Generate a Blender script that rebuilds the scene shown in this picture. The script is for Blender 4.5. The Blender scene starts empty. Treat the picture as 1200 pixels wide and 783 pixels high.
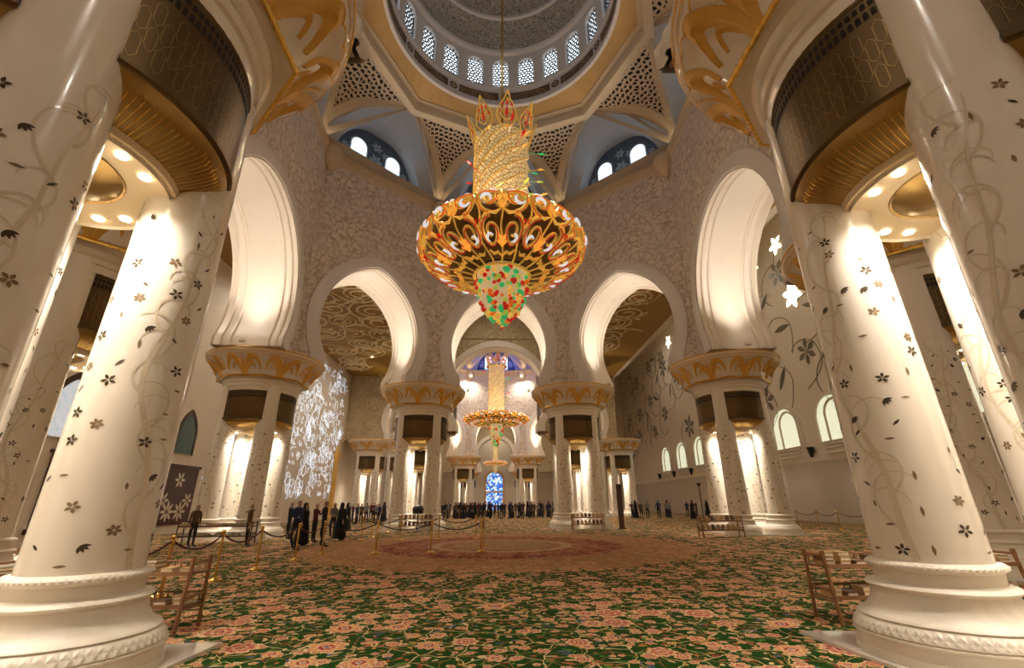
import bpy, bmesh, math, random
from math import sin, cos, pi, sqrt, atan2, radians as R_
from mathutils import Vector, Matrix, geometry
random.seed(7)
SC = bpy.context.scene
COL = SC.collection

# ---------------------------------------------------------------- camera
F_PX = 526.0
vF = Vector((-22, -198.5, F_PX)).normalized()
vU = Vector((-10, 1394.5, F_PX)); vU = (vU - vF * vF.dot(vU)).normalized()
vR = vU.cross(vF)
CAM = Vector((-.33, 0, 1.6))
def ray(px, py):
    d = Vector((px - 600, 391.5 - py, F_PX))
    return Vector((d.dot(vR), d.dot(vF), d.dot(vU)))
def floor_at(px, py, z=0.0):
    d = ray(px, py); return CAM + d * ((z - CAM.z) / d.z)
def on_x(px, py, X):
    d = ray(px, py); return CAM + d * ((X - CAM.x) / d.x)
cd = bpy.data.cameras.new('camera'); cam = bpy.data.objects.new('camera', cd); COL.objects.link(cam)
cd.sensor_width = 36; cd.lens = F_PX / 1200 * 36; cd.clip_end = 400; cd.clip_start = .05
ax = Vector((vR.x, vF.x, vU.x)); ay = Vector((vR.y, vF.y, vU.y)); az = -Vector((vR.z, vF.z, vU.z))
m = Matrix((ax, ay, az)).transposed().to_4x4(); m.translation = CAM
cam.matrix_world = m
SC.camera = cam
# ---------------------------------------------------------------- world, exposure, light levels
w = bpy.data.worlds.new('world'); SC.world = w; w.use_nodes = True
w.node_tree.nodes['Background'].inputs[0].default_value = (.02, .04, .12, 1)
w.node_tree.nodes['Background'].inputs[1].default_value = .3
SC.view_settings.view_transform = 'Standard'; SC.view_settings.look = 'None'
SC.view_settings.gamma = 1; SC.view_settings.use_curve_mapping = False
SC.view_settings.exposure = 0.0
WARM = (1, .80, .54); NEUT = (1, .90, .77); COOL = (.8, .85, 1)
L_PIER = 380      # each downlight in a pier soffit
L_ARCH = 1700      # each floodlight on a capital
L_FILL = 1500    # each fill lamp added under the ceilings
L_CHAND = 560    # chandelier lamp
L_LEDGE = 30     # cornice lamps that wash the vault
L_NICHE = 22     # blue lamps in the upper niches

def lamp(name, kind, loc, energy, color, parent=None, radius=.1, spot=None, aim=None, blend=1.0):
    ld = bpy.data.lights.new(name, kind); ld.energy = energy; ld.color = color
    if kind == 'SPOT':
        ld.spot_size = R_(spot or 120); ld.spot_blend = blend
    if kind == 'AREA':
        ld.shape = 'DISK'; ld.size = radius * 2
    else:
        ld.shadow_soft_size = radius
    o = bpy.data.objects.new(name, ld); COL.objects.link(o); o.location = loc
    if aim is not None:
        o.rotation_euler = (Vector(aim)).to_track_quat('-Z', 'Y').to_euler()
    if parent: o.parent = parent
    return o

# ---------------------------------------------------------------- materials
class NT:
    def __init__(s, name):
        s.m = bpy.data.materials.new(name); s.m.use_nodes = True
        s.t = s.m.node_tree; s.b = s.t.nodes['Principled BSDF']
    def n(s, ty, **k):
        nd = s.t.nodes.new(ty)
        for a, v in k.items(): setattr(nd, a, v)
        return nd
    def put(s, sock, v):
        if v is None: return
        if hasattr(v, 'is_linked'): s.t.links.new(v, sock)
        elif isinstance(v, (tuple, list)) and len(v) == 3 and sock.type == 'RGBA': sock.default_value = (*v, 1)
        else: sock.default_value = v
    def math(s, op, a, b=None, c=None):
        nd = s.n('ShaderNodeMath', operation=op); s.put(nd.inputs[0], a); s.put(nd.inputs[1], b)
        if c is not None: s.put(nd.inputs[2], c)
        return nd.outputs[0]
    def vmath(s, op, a, b=None):
        nd = s.n('ShaderNodeVectorMath', operation=op); s.put(nd.inputs[0], a); s.put(nd.inputs[1], b)
        return nd.outputs[1 if op in ('LENGTH', 'DISTANCE', 'DOT_PRODUCT') else 0]
    def mix(s, f, a, b, mode='MIX'):
        nd = s.n('ShaderNodeMix', data_type='RGBA', blend_type=mode)
        s.put(nd.inputs[0], f); s.put(nd.inputs[6], a); s.put(nd.inputs[7], b); return nd.outputs[2]
    def ramp(s, f, stops, interp='LINEAR'):
        nd = s.n('ShaderNodeValToRGB'); s.put(nd.inputs[0], f); e = nd.color_ramp.elements
        nd.color_ramp.interpolation = interp
        while len(e) < len(stops): e.new(.5)
        for el, (p, c) in zip(e, stops): el.position = p; el.color = (*c, 1) if len(c) == 3 else c
        return nd.outputs[0]
    def coord(s, which='Object'):
        return s.n('ShaderNodeTexCoord').outputs[which]
    def noise(s, vec, scale, detail=3, rough=.55, out=0):
        nd = s.n('ShaderNodeTexNoise'); s.put(nd.inputs['Vector'], vec); nd.inputs['Scale'].default_value = scale
        nd.inputs['Detail'].default_value = detail; nd.inputs['Roughness'].default_value = rough; return nd.outputs[out]
    def vor(s, vec, scale, feature='F1', rnd=1.0, dims='3D'):
        nd = s.n('ShaderNodeTexVoronoi', feature=feature, voronoi_dimensions=dims); s.put(nd.inputs['Vector'], vec)
        nd.inputs['Scale'].default_value = scale; nd.inputs['Randomness'].default_value = rnd; return nd.outputs
    def bump(s, h, strength=.3, dist=.02):
        nd = s.n('ShaderNodeBump'); s.put(nd.inputs['Height'], h); nd.inputs['Strength'].default_value = strength
        nd.inputs['Distance'].default_value = dist; s.t.links.new(nd.outputs[0], s.b.inputs['Normal'])
    def set(s, color=None, rough=None, metal=None, coat=None, emit=None, es=None, spec=None, trans=None, alpha=None):
        i = s.b.inputs
        s.put(i['Base Color'], color); s.put(i['Roughness'], rough); s.put(i['Metallic'], metal)
        if coat is not None: i['Coat Weight'].default_value = coat; i['Coat Roughness'].default_value = .08
        s.put(i['Emission Color'], emit)
        if es is not None: s.put(i['Emission Strength'], es)
        if spec is not None: i['Specular IOR Level'].default_value = spec
        if trans is not None: i['Transmission Weight'].default_value = trans
        return s.m
def plain(name, c, rough=.5, metal=0, coat=None, emit=None, es=None, spec=None, trans=None):
    return NT(name).set(c, rough, metal, coat, emit, es, spec, trans)

def mottled(name, c1, c2, scale=3, rough=.4, bump=0, bscale=8, coat=None, metal=0):
    t = NT(name); v = t.coord()
    col = t.mix(t.noise(v, scale, 4), c1, c2)
    if bump: t.bump(t.noise(v, bscale, 5, .6), bump, .03)
    return t.set(col, rough, metal, coat)

M = {}
M['ivory'] = mottled('ivory_marble', (.77, .69, .57), (.84, .77, .66), 1.3, .22, coat=.35)
def carved_base():
    t = NT('carved_marble'); v = t.coord(); sp = t.n('ShaderNodeSeparateXYZ'); t.put(sp.inputs[0], v); z = sp.outputs[2]
    an = t.math('ARCTAN2', sp.outputs[1], sp.outputs[0])
    def band(z0, z1): return t.math('MULTIPLY', t.math('GREATER_THAN', z, z0), t.math('LESS_THAN', z, z1))
    g1 = t.math('SINE', t.math('ADD', t.math('MULTIPLY', an, 62), t.math('MULTIPLY', z, 60)))
    g2 = t.math('SINE', t.math('SUBTRACT', t.math('MULTIPLY', an, 62), t.math('MULTIPLY', z, 60)))
    gui = t.math('MULTIPLY', t.math('MAXIMUM', g1, g2), band(.275, .375))
    lf = t.math('GREATER_THAN', t.math('ABSOLUTE', t.math('SINE', t.math('ADD', t.math('MULTIPLY', an, 11), t.math('MULTIPLY', t.math('SINE', t.math('MULTIPLY', z, 26)), .35)))), .12)
    leaf = t.math('MULTIPLY', lf, band(.47, .655))
    h = t.math('ADD', t.math('ADD', gui, t.math('MULTIPLY', leaf, .6)), t.math('MULTIPLY', t.noise(v, 40, 4), .3))
    t.bump(h, .4, .012)
    return t.set(t.mix(t.noise(v, 5, 4), (.73, .65, .53), (.81, .73, .61)), .42)
M['carved'] = carved_base()
M['plaster'] = mottled('cream_plaster', (.70, .60, .47), (.77, .67, .54), 2, .7)
M['soffit'] = mottled('soffit_gilt_plaster', (.76, .60, .36), (.80, .65, .42), 2, .35)
M['surround'] = mottled('arch_band_marble', (.62, .57, .54), (.69, .64, .61), 1.5, .5)
M['intrados'] = mottled('arch_reveal_marble', (.74, .65, .54), (.80, .71, .60), 1.2, .4)
def relief(name, c1, c2, c3, sc=1.0, rough=.6, strength=.9):
    t = NT(name); v = t.coord()
    wv = t.vmath('ADD', v, t.vmath('SCALE', t.noise(v, 1.6 * sc, 3, .5, 1), None))
    t.t.nodes[-1]
    d = t.vor(wv, 1.5 * sc, 'DISTANCE_TO_EDGE')[0]
    d2 = t.vor(wv, 3.7 * sc, 'SMOOTH_F1')[0]
    line = t.math('SMOOTH_MIN', t.math('MULTIPLY', d, 3.0), .5, .2)
    h = t.math('ADD', line, t.math('MULTIPLY', d2, .8))
    patch = t.noise(v, .55 * sc, 3)
    col = t.mix(t.ramp(h, [(.25, (0, 0, 0)), (.8, (1, 1, 1))]), c1, c2)
    col = t.mix(t.ramp(patch, [(.42, (0, 0, 0)), (.62, (1, 1, 1))]), col, t.mix(.5, col, c3))
    t.bump(h, strength, .05)
    return t.set(col, rough)
M['relief'] = relief('carved_wall_marble', (.38, .30, .23), (.70, .60, .51), (.56, .50, .48), 1.15, .6, 1.0)
M['relief_gold'] = relief('ochre_carved_plaster', (.34, .24, .11), (.52, .40, .22), (.56, .46, .30), 1.2)
M['dome'] = relief('dome_carved_plaster', (.10, .085, .07), (.60, .55, .48), (.50, .40, .28), 1.9, .7, 1.2)
M['lattice'] = mottled('lattice_plaster', (.58, .45, .31), (.66, .53, .38), 2, .65)
M['rib'] = mottled('vault_plaster', (.55, .42, .27), (.62, .49, .33), 1.5, .65)
M['vaultgold'] = mottled('vault_ochre', (.52, .32, .11), (.60, .38, .15), 2, .5)
M['nicheshell'] = mottled('niche_plaster', (.42, .39, .36), (.50, .46, .42), 2, .7)
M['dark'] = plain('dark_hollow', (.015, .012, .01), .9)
M['bronze'] = mottled('bronze_grille', (.10, .065, .025), (.14, .09, .04), 6, .38, metal=.85)
M['bronze_line'] = plain('bronze_tracery', (.30, .19, .07), .35, .9)
M['bronze_cove'] = mottled('bronze_cove', (.34, .22, .075), (.42, .28, .10), 4, .32, metal=.9)
M['gold'] = mottled('gold_leaf', (.66, .35, .06), (.78, .48, .11), 9, .45, metal=.15)
M['goldshine'] = mottled('bright_gold', (.85, .52, .10), (.95, .65, .18), 14, .25, metal=.9)
M['brass'] = plain('polished_brass', (.78, .50, .14), .2, 1)
M['inlay_dark'] = mottled('inlay_dark_stone', (.03, .02, .012), (.09, .06, .035), 30, .2, coat=.3)
M['inlay_mid'] = mottled('inlay_brown_stone', (.16, .10, .05), (.30, .20, .11), 30, .2, coat=.3)
M['inlay_vine'] = mottled('inlay_pearl_vine', (.56, .46, .31), (.80, .71, .56), 25, .2, coat=.3)
M['lampdisc'] = plain('lamp_lens', (1, .9, .7), .4, emit=(1, .88, .62), es=14)
M['ropered'] = plain('dark_red_velvet', (.09, .008, .012), .8)
M['ropeblack'] = plain('black_velvet', (.012, .010, .010), .8)
M['wood'] = mottled('carved_wood', (.20, .085, .03), (.32, .15, .06), 9, .4)
M['wood_dark'] = mottled('dark_wood', (.05, .022, .012), (.09, .04, .02), 9, .45)
M['book'] = plain('book_cover_tan', (.55, .36, .16), .5)
M['book_green'] = plain('book_cover_brown', (.18, .09, .04), .5)
M['pages'] = plain('book_pages', (.8, .72, .55), .8)
M['black'] = plain('black_plastic', (.012, .012, .012), .4)
M['swirl'] = plain('ceiling_scroll_cream', (.74, .60, .34), .45)
M['ceil'] = mottled('ceiling_bronze_gold', (.25, .125, .010), (.36, .19, .022), 3, .5)
M['floorstone'] = plain('pale_marble_slab', (.78, .72, .64), .15, coat=.4)

# carpet ---------------------------------------------------------------
def carpet():
    t = NT('floral_carpet'); v = t.coord()
    sep = t.n('ShaderNodeSeparateXYZ'); t.put(sep.inputs[0], v)
    X, Y = sep.outputs[0], t.math('SUBTRACT', sep.outputs[1], 20.2)
    flat = t.n('ShaderNodeCombineXYZ'); t.put(flat.inputs[0], sep.outputs[0]); t.put(flat.inputs[1], sep.outputs[1]); flat = flat.outputs[0]
    fine = t.noise(flat, 9, 3); 
    wob = t.vmath('ADD', flat, t.vmath('MULTIPLY', t.noise(flat, 2.3, 2, .5, 1), (.35, .35, 0)))
    green = t.mix(fine, (.004, .028, .003), (.020, .080, .010))
    tan = t.mix(fine, (.24, .12, .045), (.46, .26, .11))
    red = t.mix(fine, (.17, .015, .02), (.34, .05, .04))
    # central medallion
    r = t.math('SQRT', t.math('ADD', t.math('MULTIPLY', X, X), t.math('MULTIPLY', Y, Y)))
    th = t.math('ARCTAN2', Y, X)
    lob = t.math('MULTIPLY', t.math('ABSOLUTE', t.math('COSINE', t.math('MULTIPLY', th, 8))), .06)
    rr = t.math('ADD', t.math('MULTIPLY', r, t.math('SUBTRACT', 1.03, lob)), t.math('MULTIPLY', t.math('SUBTRACT', fine, .5), 1.1))
    ground = t.mix(t.math('LESS_THAN', rr, 7.6), green, tan)
    ringm = t.math('MULTIPLY', t.math('LESS_THAN', rr, 4.8), t.math('GREATER_THAN', rr, 4.0))
    ground = t.mix(ringm, ground, t.mix(.25, red, (.03, .01, .02)))
    ground = t.mix(t.math('LESS_THAN', rr, 4.0), ground, t.mix(.35, red, tan))
    ring2 = t.math('MULTIPLY', t.math('LESS_THAN', rr, 2.9), t.math('GREATER_THAN', rr, 2.4))
    ground = t.mix(ring2, ground, (.50, .36, .22))
    ground = t.mix(t.math('LESS_THAN', rr, 2.1), ground, (.36, .23, .12))
    inmed = t.math('LESS_THAN', rr, 7.6)
    # vines
    def line(vec, scale, wdt):
        return t.math('LESS_THAN', t.vor(vec, scale, 'DISTANCE_TO_EDGE', 1, '2D')[0], wdt)
    col = t.mix(line(wob, 2.1, .017), ground, (.60, .46, .22))
    col = t.mix(t.math('MULTIPLY', line(wob, 3.4, .022), .8), col, (.36, .16, .06))
    # leaves
    def blobs(base, vec, scale, thr, keep, stops, elong=None):
        vo = t.vor(vec, scale, 'F1', 1, '2D')
        rs = t.n('ShaderNodeSeparateColor'); t.put(rs.inputs[0], vo[1])
        mask = t.math('MULTIPLY', t.math('LESS_THAN', vo[0], thr), t.math('GREATER_THAN', rs.outputs[0], 1 - keep))
        return t.mix(mask, base, t.ramp(rs.outputs[1], stops, 'CONSTANT'))
    leafy = [(0, (.66, .50, .26)), (.25, (.42, .14, .05)), (.42, (.10, .22, .04)), (.62, (.55, .30, .08)), (.8, (.10, .12, .22)), (.9, (.30, .04, .03))]
    str_ = t.vmath('MULTIPLY', wob, (1, 1.9, 1)); str2 = t.vmath('MULTIPLY', wob, (2.1, 1, 1))
    col = blobs(col, str_, 5.6, .25, .46, leafy)
    col = blobs(col, str2, 5.0, .22, .36, leafy)
    # flowers
    def flowers(base, scale, rmax, petals, keep, off, pal):
        vec = t.vmath('ADD', flat, off)
        vo = t.vor(vec, scale, 'F1', .72, '2D')
        dv = t.vmath('SUBTRACT', vec, vo[2])
        s2 = t.n('ShaderNodeSeparateXYZ'); t.put(s2.inputs[0], dv)
        rs = t.n('ShaderNodeSeparateColor'); t.put(rs.inputs[0], vo[1])
        ang = t.math('ARCTAN2', s2.outputs[1], s2.outputs[0])
        pet = t.math('ABSOLUTE', t.math('SINE', t.math('MULTIPLY', t.math('ADD', ang, t.math('MULTIPLY', rs.outputs[0], 6)), petals / 2)))
        size = t.math('ADD', .65, t.math('MULTIPLY', rs.outputs[2], .5))
        q = t.math('DIVIDE', t.math('DIVIDE', vo[0], rmax), t.math('MULTIPLY', size, t.math('ADD', .72, t.math('MULTIPLY', pet, .28))))
        q = t.math('ADD', q, t.math('MULTIPLY', t.math('SUBTRACT', t.noise(flat, 34, 2), .5), .42))
        mask = t.math('MULTIPLY', t.math('LESS_THAN', q, 1), t.math('GREATER_THAN', rs.outputs[1], 1 - keep))
        a = t.ramp(q, pal[0], 'CONSTANT'); b = t.ramp(q, pal[1], 'CONSTANT')
        return t.mix(mask, base, t.mix(t.math('GREATER_THAN', rs.outputs[0], .5), a, b))
    cream, salm, orng, dred, blue = (.78, .60, .38), (.58, .22, .14), (.66, .32, .09), (.30, .025, .022), (.09, .10, .24)
    pal = ([(0, orng), (.14, dred), (.28, cream), (.36, salm), (.55, dred), (.62, salm), (.8, cream), (.92, orng)],
           [(0, blue), (.12, cream), (.22, dred), (.4, salm), (.5, cream), (.58, orng), (.78, salm), (.9, cream)])
    col = flowers(col, 4.6, .29, 5, .55, (1.3, 2.7, 0), pal)
    col = flowers(col, 2.7, .31, 6, .62, (3.1, 7.7, 0), pal)
    col = flowers(col, 1.45, .36, 8, .60, (0, 0, 0), pal)
    col = t.mix(t.math('MULTIPLY', inmed, .42), col, ground)
    t.bump(t.noise(flat, 120, 2), .25, .01)
    return t.set(col, .95, spec=.1)
M['carpet'] = carpet()

# ---------------------------------------------------------------- mesh builder
class MB:
    def __init__(s): s.v = []; s.f = []; s.mi = []; s.cur = 0
    def add(s, vs, fs):
        o = len(s.v); s.v.extend([tuple(p) for p in vs])
        s.f.extend([tuple(i + o for i in f) for f in fs]); s.mi.extend([s.cur] * len(fs)); return s
    def box(s, a, b, mat=None):
        (x0, y0, z0), (x1, y1, z1) = a, b
        vs = [(x, y, z) for z in (z0, z1) for y in (y0, y1) for x in (x0, x1)]
        if mat: vs = [mat @ Vector(p) for p in vs]
        return s.add(vs, [(0, 2, 3, 1), (4, 5, 7, 6), (0, 1, 5, 4), (2, 6, 7, 3), (0, 4, 6, 2), (1, 3, 7, 5)])
    def grid(s, rows, closed=False):
        n = len(rows[0]); vs = [p for r in rows for p in r]; fs = []
        for i in range(len(rows) - 1):
            for j in range(n if closed else n - 1):
                k = (j + 1) % n; fs.append((i * n + j, i * n + k, (i + 1) * n + k, (i + 1) * n + j))
        return s.add(vs, fs)
    def lathe(s, prof, seg=32, a0=0, a1=2 * pi, mod=None, c=(0, 0, 0)):
        full = abs(a1 - a0 - 2 * pi) < 1e-6; n = seg if full else seg + 1
        rows = []
        for k, (r, z) in enumerate(prof):
            row = []
            for j in range(n):
                a = a0 + (a1 - a0) * j / seg
                q = r * (mod(k, a) if mod else 1)
                row.append((c[0] + q * cos(a), c[1] + q * sin(a), c[2] + z))
            rows.append(row)
        return s.grid(rows, full)
    def tube(s, pts, r, seg=6, cap=True, taper=None):
        pts = [Vector(p) for p in pts]; rows = []; n = len(pts)
        prev = None
        for i, p in enumerate(pts):
            t = (pts[min(i + 1, n - 1)] - pts[max(i - 1, 0)])
            t = t.normalized() if t.length > 1e-9 else Vector((0, 0, 1))
            if prev is None:
                u = t.orthogonal().normalized()
            else:
                u = (prev - t * prev.dot(t)); u = u.normalized() if u.length > 1e-6 else t.orthogonal().normalized()
            prev = u; w_ = t.cross(u); q = r * (taper(i / (n - 1)) if taper else 1)
            rows.append([p + (u * cos(2 * pi * k / seg) + w_ * sin(2 * pi * k / seg)) * q for k in range(seg)])
        s.grid(rows, True)
        if cap:
            o = len(s.v) - n * seg
            s.f.append(tuple(o + k for k in range(seg))[::-1]); s.mi.append(s.cur)
            s.f.append(tuple(o + (n - 1) * seg + k for k in range(seg))); s.mi.append(s.cur)
        return s
    def sphere(s, c, r, u=10, v=6, sz=1):
        rows = []
        for i in range(v + 1):
            p = -pi / 2 + pi * i / v
            rows.append([(c[0] + r * cos(p) * cos(2 * pi * j / u), c[1] + r * cos(p) * sin(2 * pi * j / u), c[2] + r * sz * sin(p)) for j in range(u)])
        return s.grid(rows, True)
    def poly(s, loops, to3):
        """planar polygon (first loop outer, others holes) tessellated; to3 maps (a,b) to 3d"""
        flat = [[Vector((a, b, 0)) for a, b in lp] for lp in loops]
        tris = geometry.tessellate_polygon(flat); allp = [to3(p.x, p.y) for lp in flat for p in lp]
        return s.add(allp, tris)
    def mesh(s, name, mats, smooth=False):
        me = bpy.data.meshes.new(name); me.from_pydata(s.v, [], s.f)
        for mt in (mats if isinstance(mats, (list, tuple)) else [mats]): me.materials.append(M[mt] if isinstance(mt, str) else mt)
        if any(s.mi): me.polygons.foreach_set('material_index', s.mi)
        me.validate(); me.update()
        bm = bmesh.new(); bm.from_mesh(me); bmesh.ops.recalc_face_normals(bm, faces=bm.faces); bm.to_mesh(me); bm.free()
        if smooth:
            me.polygons.foreach_set('use_smooth', [True] * len(me.polygons))
            try: me.set_sharp_from_angle(angle=R_(38))
            except Exception: pass
        return me
    def build(s, name, mats, parent=None, smooth=False, loc=None, rot=None, scale=None):
        return ob(name, s.mesh(name, mats, smooth), parent, loc, rot, scale)
def ob(name, me, parent=None, loc=None, rot=None, scale=None):
    o = bpy.data.objects.new(name, me); COL.objects.link(o)
    if parent: o.parent = parent
    if loc is not None: o.location = loc
    if rot is not None: o.rotation_euler = rot
    if scale is not None: o.scale = scale if hasattr(scale, '__len__') else (scale,) * 3
    return o
def tag(o, label=None, cat=None, group=None, kind=None):
    if label: o['label'] = label
    if cat: o['category'] = cat
    if group: o['group'] = group
    if kind: o['kind'] = kind
    return o
def empty(name, loc=(0, 0, 0), rz=0, scale=1):
    o = bpy.data.objects.new(name, None); COL.objects.link(o); o.location = loc; o.rotation_euler = (0, 0, rz)
    o.scale = (scale,) * 3; o.empty_display_size = .2; return o
def copy_tree(o, parent=None):
    c = o.copy(); COL.objects.link(c); c.parent = parent
    for ch in list(o.children): copy_tree(ch, c)
    return c
def struct(o, label, cat=None):
    return tag(o, label, cat or 'wall', kind='structure')

# ================================================================ SETTING
HC = 19.0                                   # centre of the domed hall (y)
HS = .88; HC2 = 60.0                        # second domed hall: scale and centre
CORN = [(5.6, 14.3), (13.7, 7.0), (12.5, -6.9), (5.75, -14.5)]
OCT = CORN + [(-x, y) for x, y in CORN[::-1]]   # clockwise from back right
OCT = [Vector((x, y)) for x, y in OCT]
def offset_poly(P, d):
    """outward offset of a convex clockwise polygon"""
    n = len(P); L = []
    for i in range(n):
        a, b = P[i], P[(i + 1) % n]; t = (b - a).normalized(); nn = Vector((-t.y, t.x))
        if nn.dot((a + b) / 2) < 0: nn = -nn
        L.append((a + nn * d, t))
    out = []
    for i in range(n):
        p, t = L[i - 1]; q, u = L[i]
        den = t.x * u.y - t.y * u.x; k = ((q.x - p.x) * u.y - (q.y - p.y) * u.x) / den
        out.append(p + t * k)
    return out
INN, OUTP = offset_poly(OCT, -1.7), offset_poly(OCT, 1.7)
Z_CAP, Z_LEDGE, Z_CEIL = 9.5, 24.7, 18.2
X_L, X_R, Y_F, Y_E, X_STEP, Z_HIGH = -20.0, 27.0, -12.0, 95.0, 16.4, 27.5

fl = MB(); fl.add([(X_L - 1, Y_F, 0), (X_R + 1, Y_F, 0), (X_R + 1, Y_E, 0), (X_L - 1, Y_E, 0)], [(0, 1, 2, 3)])
struct(fl.build('floor', 'carpet'), 'green floral carpet with a tan and red centre medallion', 'carpet')

# flat aisle ceiling with openings for both domed halls
cm = MB()
h1 = [(p.x, p.y + HC) for p in OUTP]; h2 = [(p.x * HS, p.y * HS + HC2) for p in OUTP]; VX, VY0, VY1, VZ = 8.0, 35.3, 45.5, 22.6; hv = [(-VX, VY0), (VX, VY0), (VX, VY1), (-VX, VY1)]
cm.poly([[(X_L, Y_F), (X_STEP, Y_F), (X_STEP, Y_E), (X_L, Y_E)], h1, h2, hv], lambda a, b: (a, b, Z_CEIL))
ceil = struct(cm.build('ceiling', 'ceil'), 'flat dark gold ceiling with cream scrollwork beyond the arches', 'ceiling')
def spiral_pts(n, r0, turns, lead=1.0):
    pts = []
    for i in range(n):
        t = i / (n - 1); a = t * turns * 2 * pi; r = r0 * (1 - .8 * t)
        pts.append((r * cos(a), r * sin(a)))
    return pts
def strip(mb, pts, w, to3):
    rows = []
    n = len(pts)
    for i, (x, y) in enumerate(pts):
        x0, y0 = pts[max(i - 1, 0)]; x1, y1 = pts[min(i + 1, n - 1)]
        dx, dy = x1 - x0, y1 - y0; l = sqrt(dx * dx + dy * dy) or 1; ww = w(i / (n - 1)) if callable(w) else w
        rows.append([to3(x - dy / l * ww / 2, y + dx / l * ww / 2), to3(x + dy / l * ww / 2, y - dx / l * ww / 2)])
    mb.grid(rows); return mb
def swirl_mesh(seed):
    rd = random.Random(seed); mb = MB(); R0 = 1.5
    sp = spiral_pts(40, R0, 1.9 + rd.random() * .6)
    mb.tube([(x, y, 0) for x, y in sp], .08, 4)
    tail = [(R0 + .1 * sin(t * 3) + t * .35, -t * 2.6 + .0, 0) for t in [i / 14 for i in range(15)]]
    tail = [(R0 * cos(-a) + 0.9 * (1 - cos(a)) * 1.2, R0 * sin(-a) - a * .5, 0) for a in [i * .14 for i in range(16)]]
    mb.tube(tail, .075, 4)
    for k in range(7):
        a = rd.random() * 6.28; r = R0 * (.5 + .5 * rd.random()); ln = .5
        p = [(r * cos(a) + ln * t * cos(a + .8), r * sin(a) + ln * t * sin(a + .8), 0) for t in (0, .33, .66, 1)]
        mb.tube(p, .11, 4, taper=lambda t: sin(pi * min(max(t, .12), .9)))
    return mb.mesh('scroll', 'swirl', True)
SW = [swirl_mesh(i) for i in range(4)]
rd = random.Random(3)
k = 0
def inhole(x, y, poly, mg=2.2):
    inside = True
    for i in range(8):
        a = Vector(poly[i]); b = Vector(poly[(i + 1) % 8]); t = (b - a).normalized(); nn = Vector((-t.y, t.x))
        c0 = sum((Vector(p) for p in poly), Vector((0, 0))) / 8
        if nn.dot((a + b) / 2 - c0) < 0: nn = -nn
        if (Vector((x, y)) - a).dot(nn) > mg: inside = False
    return inside
for sx in (-1, 1):
    for iy in range(15):
        for ix in range(6):
            x = sx * (2.6 + ix * 3.1 + rd.uniform(-.4, .4)); y = 26 + iy * 3.0 + rd.uniform(-.5, .5)
            if x > X_STEP - 1.8 or x < X_L + 1.8 or inhole(x, y, h1) or inhole(x, y, h2): continue
            if abs(x) < 3 or (abs(x) < 9.6 and 34 < y < 47): continue
            s_ = rd.uniform(.95, 1.4)
            ob('scroll', SW[k % 4], ceil, (x, y, Z_CEIL - .05), (0, 0, rd.uniform(0, 6.28)), (s_ * rd.choice((-1, 1)), s_, s_)); k += 1

vb = MB(); vb.grid([[(x, y, z) for x, y in hv] for z in (Z_CEIL, VZ)], True); vb.add([(x, y, VZ) for x, y in hv], [(0, 1, 2, 3)])
struct(vb.build('ceiling_vestibule', 'relief_gold'), 'raised ochre ceiling between the two domed halls', 'ceiling')
# outer walls
def wall_box(name, a, b, mat, label):
    return struct(MB().box(a, b).build(name, mat), label)
wl = wall_box('wall_left', (X_L - .6, Y_F, 0), (X_L, Y_E, Z_CEIL + .2), 'plaster', 'long plastered qibla wall behind the glowing vines')
wr = wall_box('wall_right', (X_R, Y_F, 0), (X_R + .6, Y_E, Z_HIGH + .2), 'plaster', 'tall cream wall with giant flower inlays and arched windows')
wall_box('wall_front', (X_L, Y_F - .6, 0), (X_R, Y_F, Z_HIGH + .2), 'plaster', 'plain cream wall behind the viewpoint')
we = wall_box('wall_end', (X_L, Y_E, 0), (X_R, Y_E + .6, Z_HIGH + .2), 'plaster', 'distant cream end wall with the stained glass window')
tr = MB().box((X_STEP, Y_F, Z_CEIL - .02), (X_STEP + .5, Y_E, Z_HIGH))
struct(tr.build('trim_1', 'plaster'), 'deep cream beam where the low ceiling steps up', 'beam')
tr = MB().add([(X_STEP + .5, Y_F, Z_HIGH), (X_R, Y_F, Z_HIGH), (X_R, Y_E, Z_HIGH), (X_STEP + .5, Y_E, Z_HIGH)], [(0, 3, 2, 1)])
struct(tr.build('ceiling_high', 'plaster'), 'high cream ceiling along the flower wall', 'ceiling')

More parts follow.
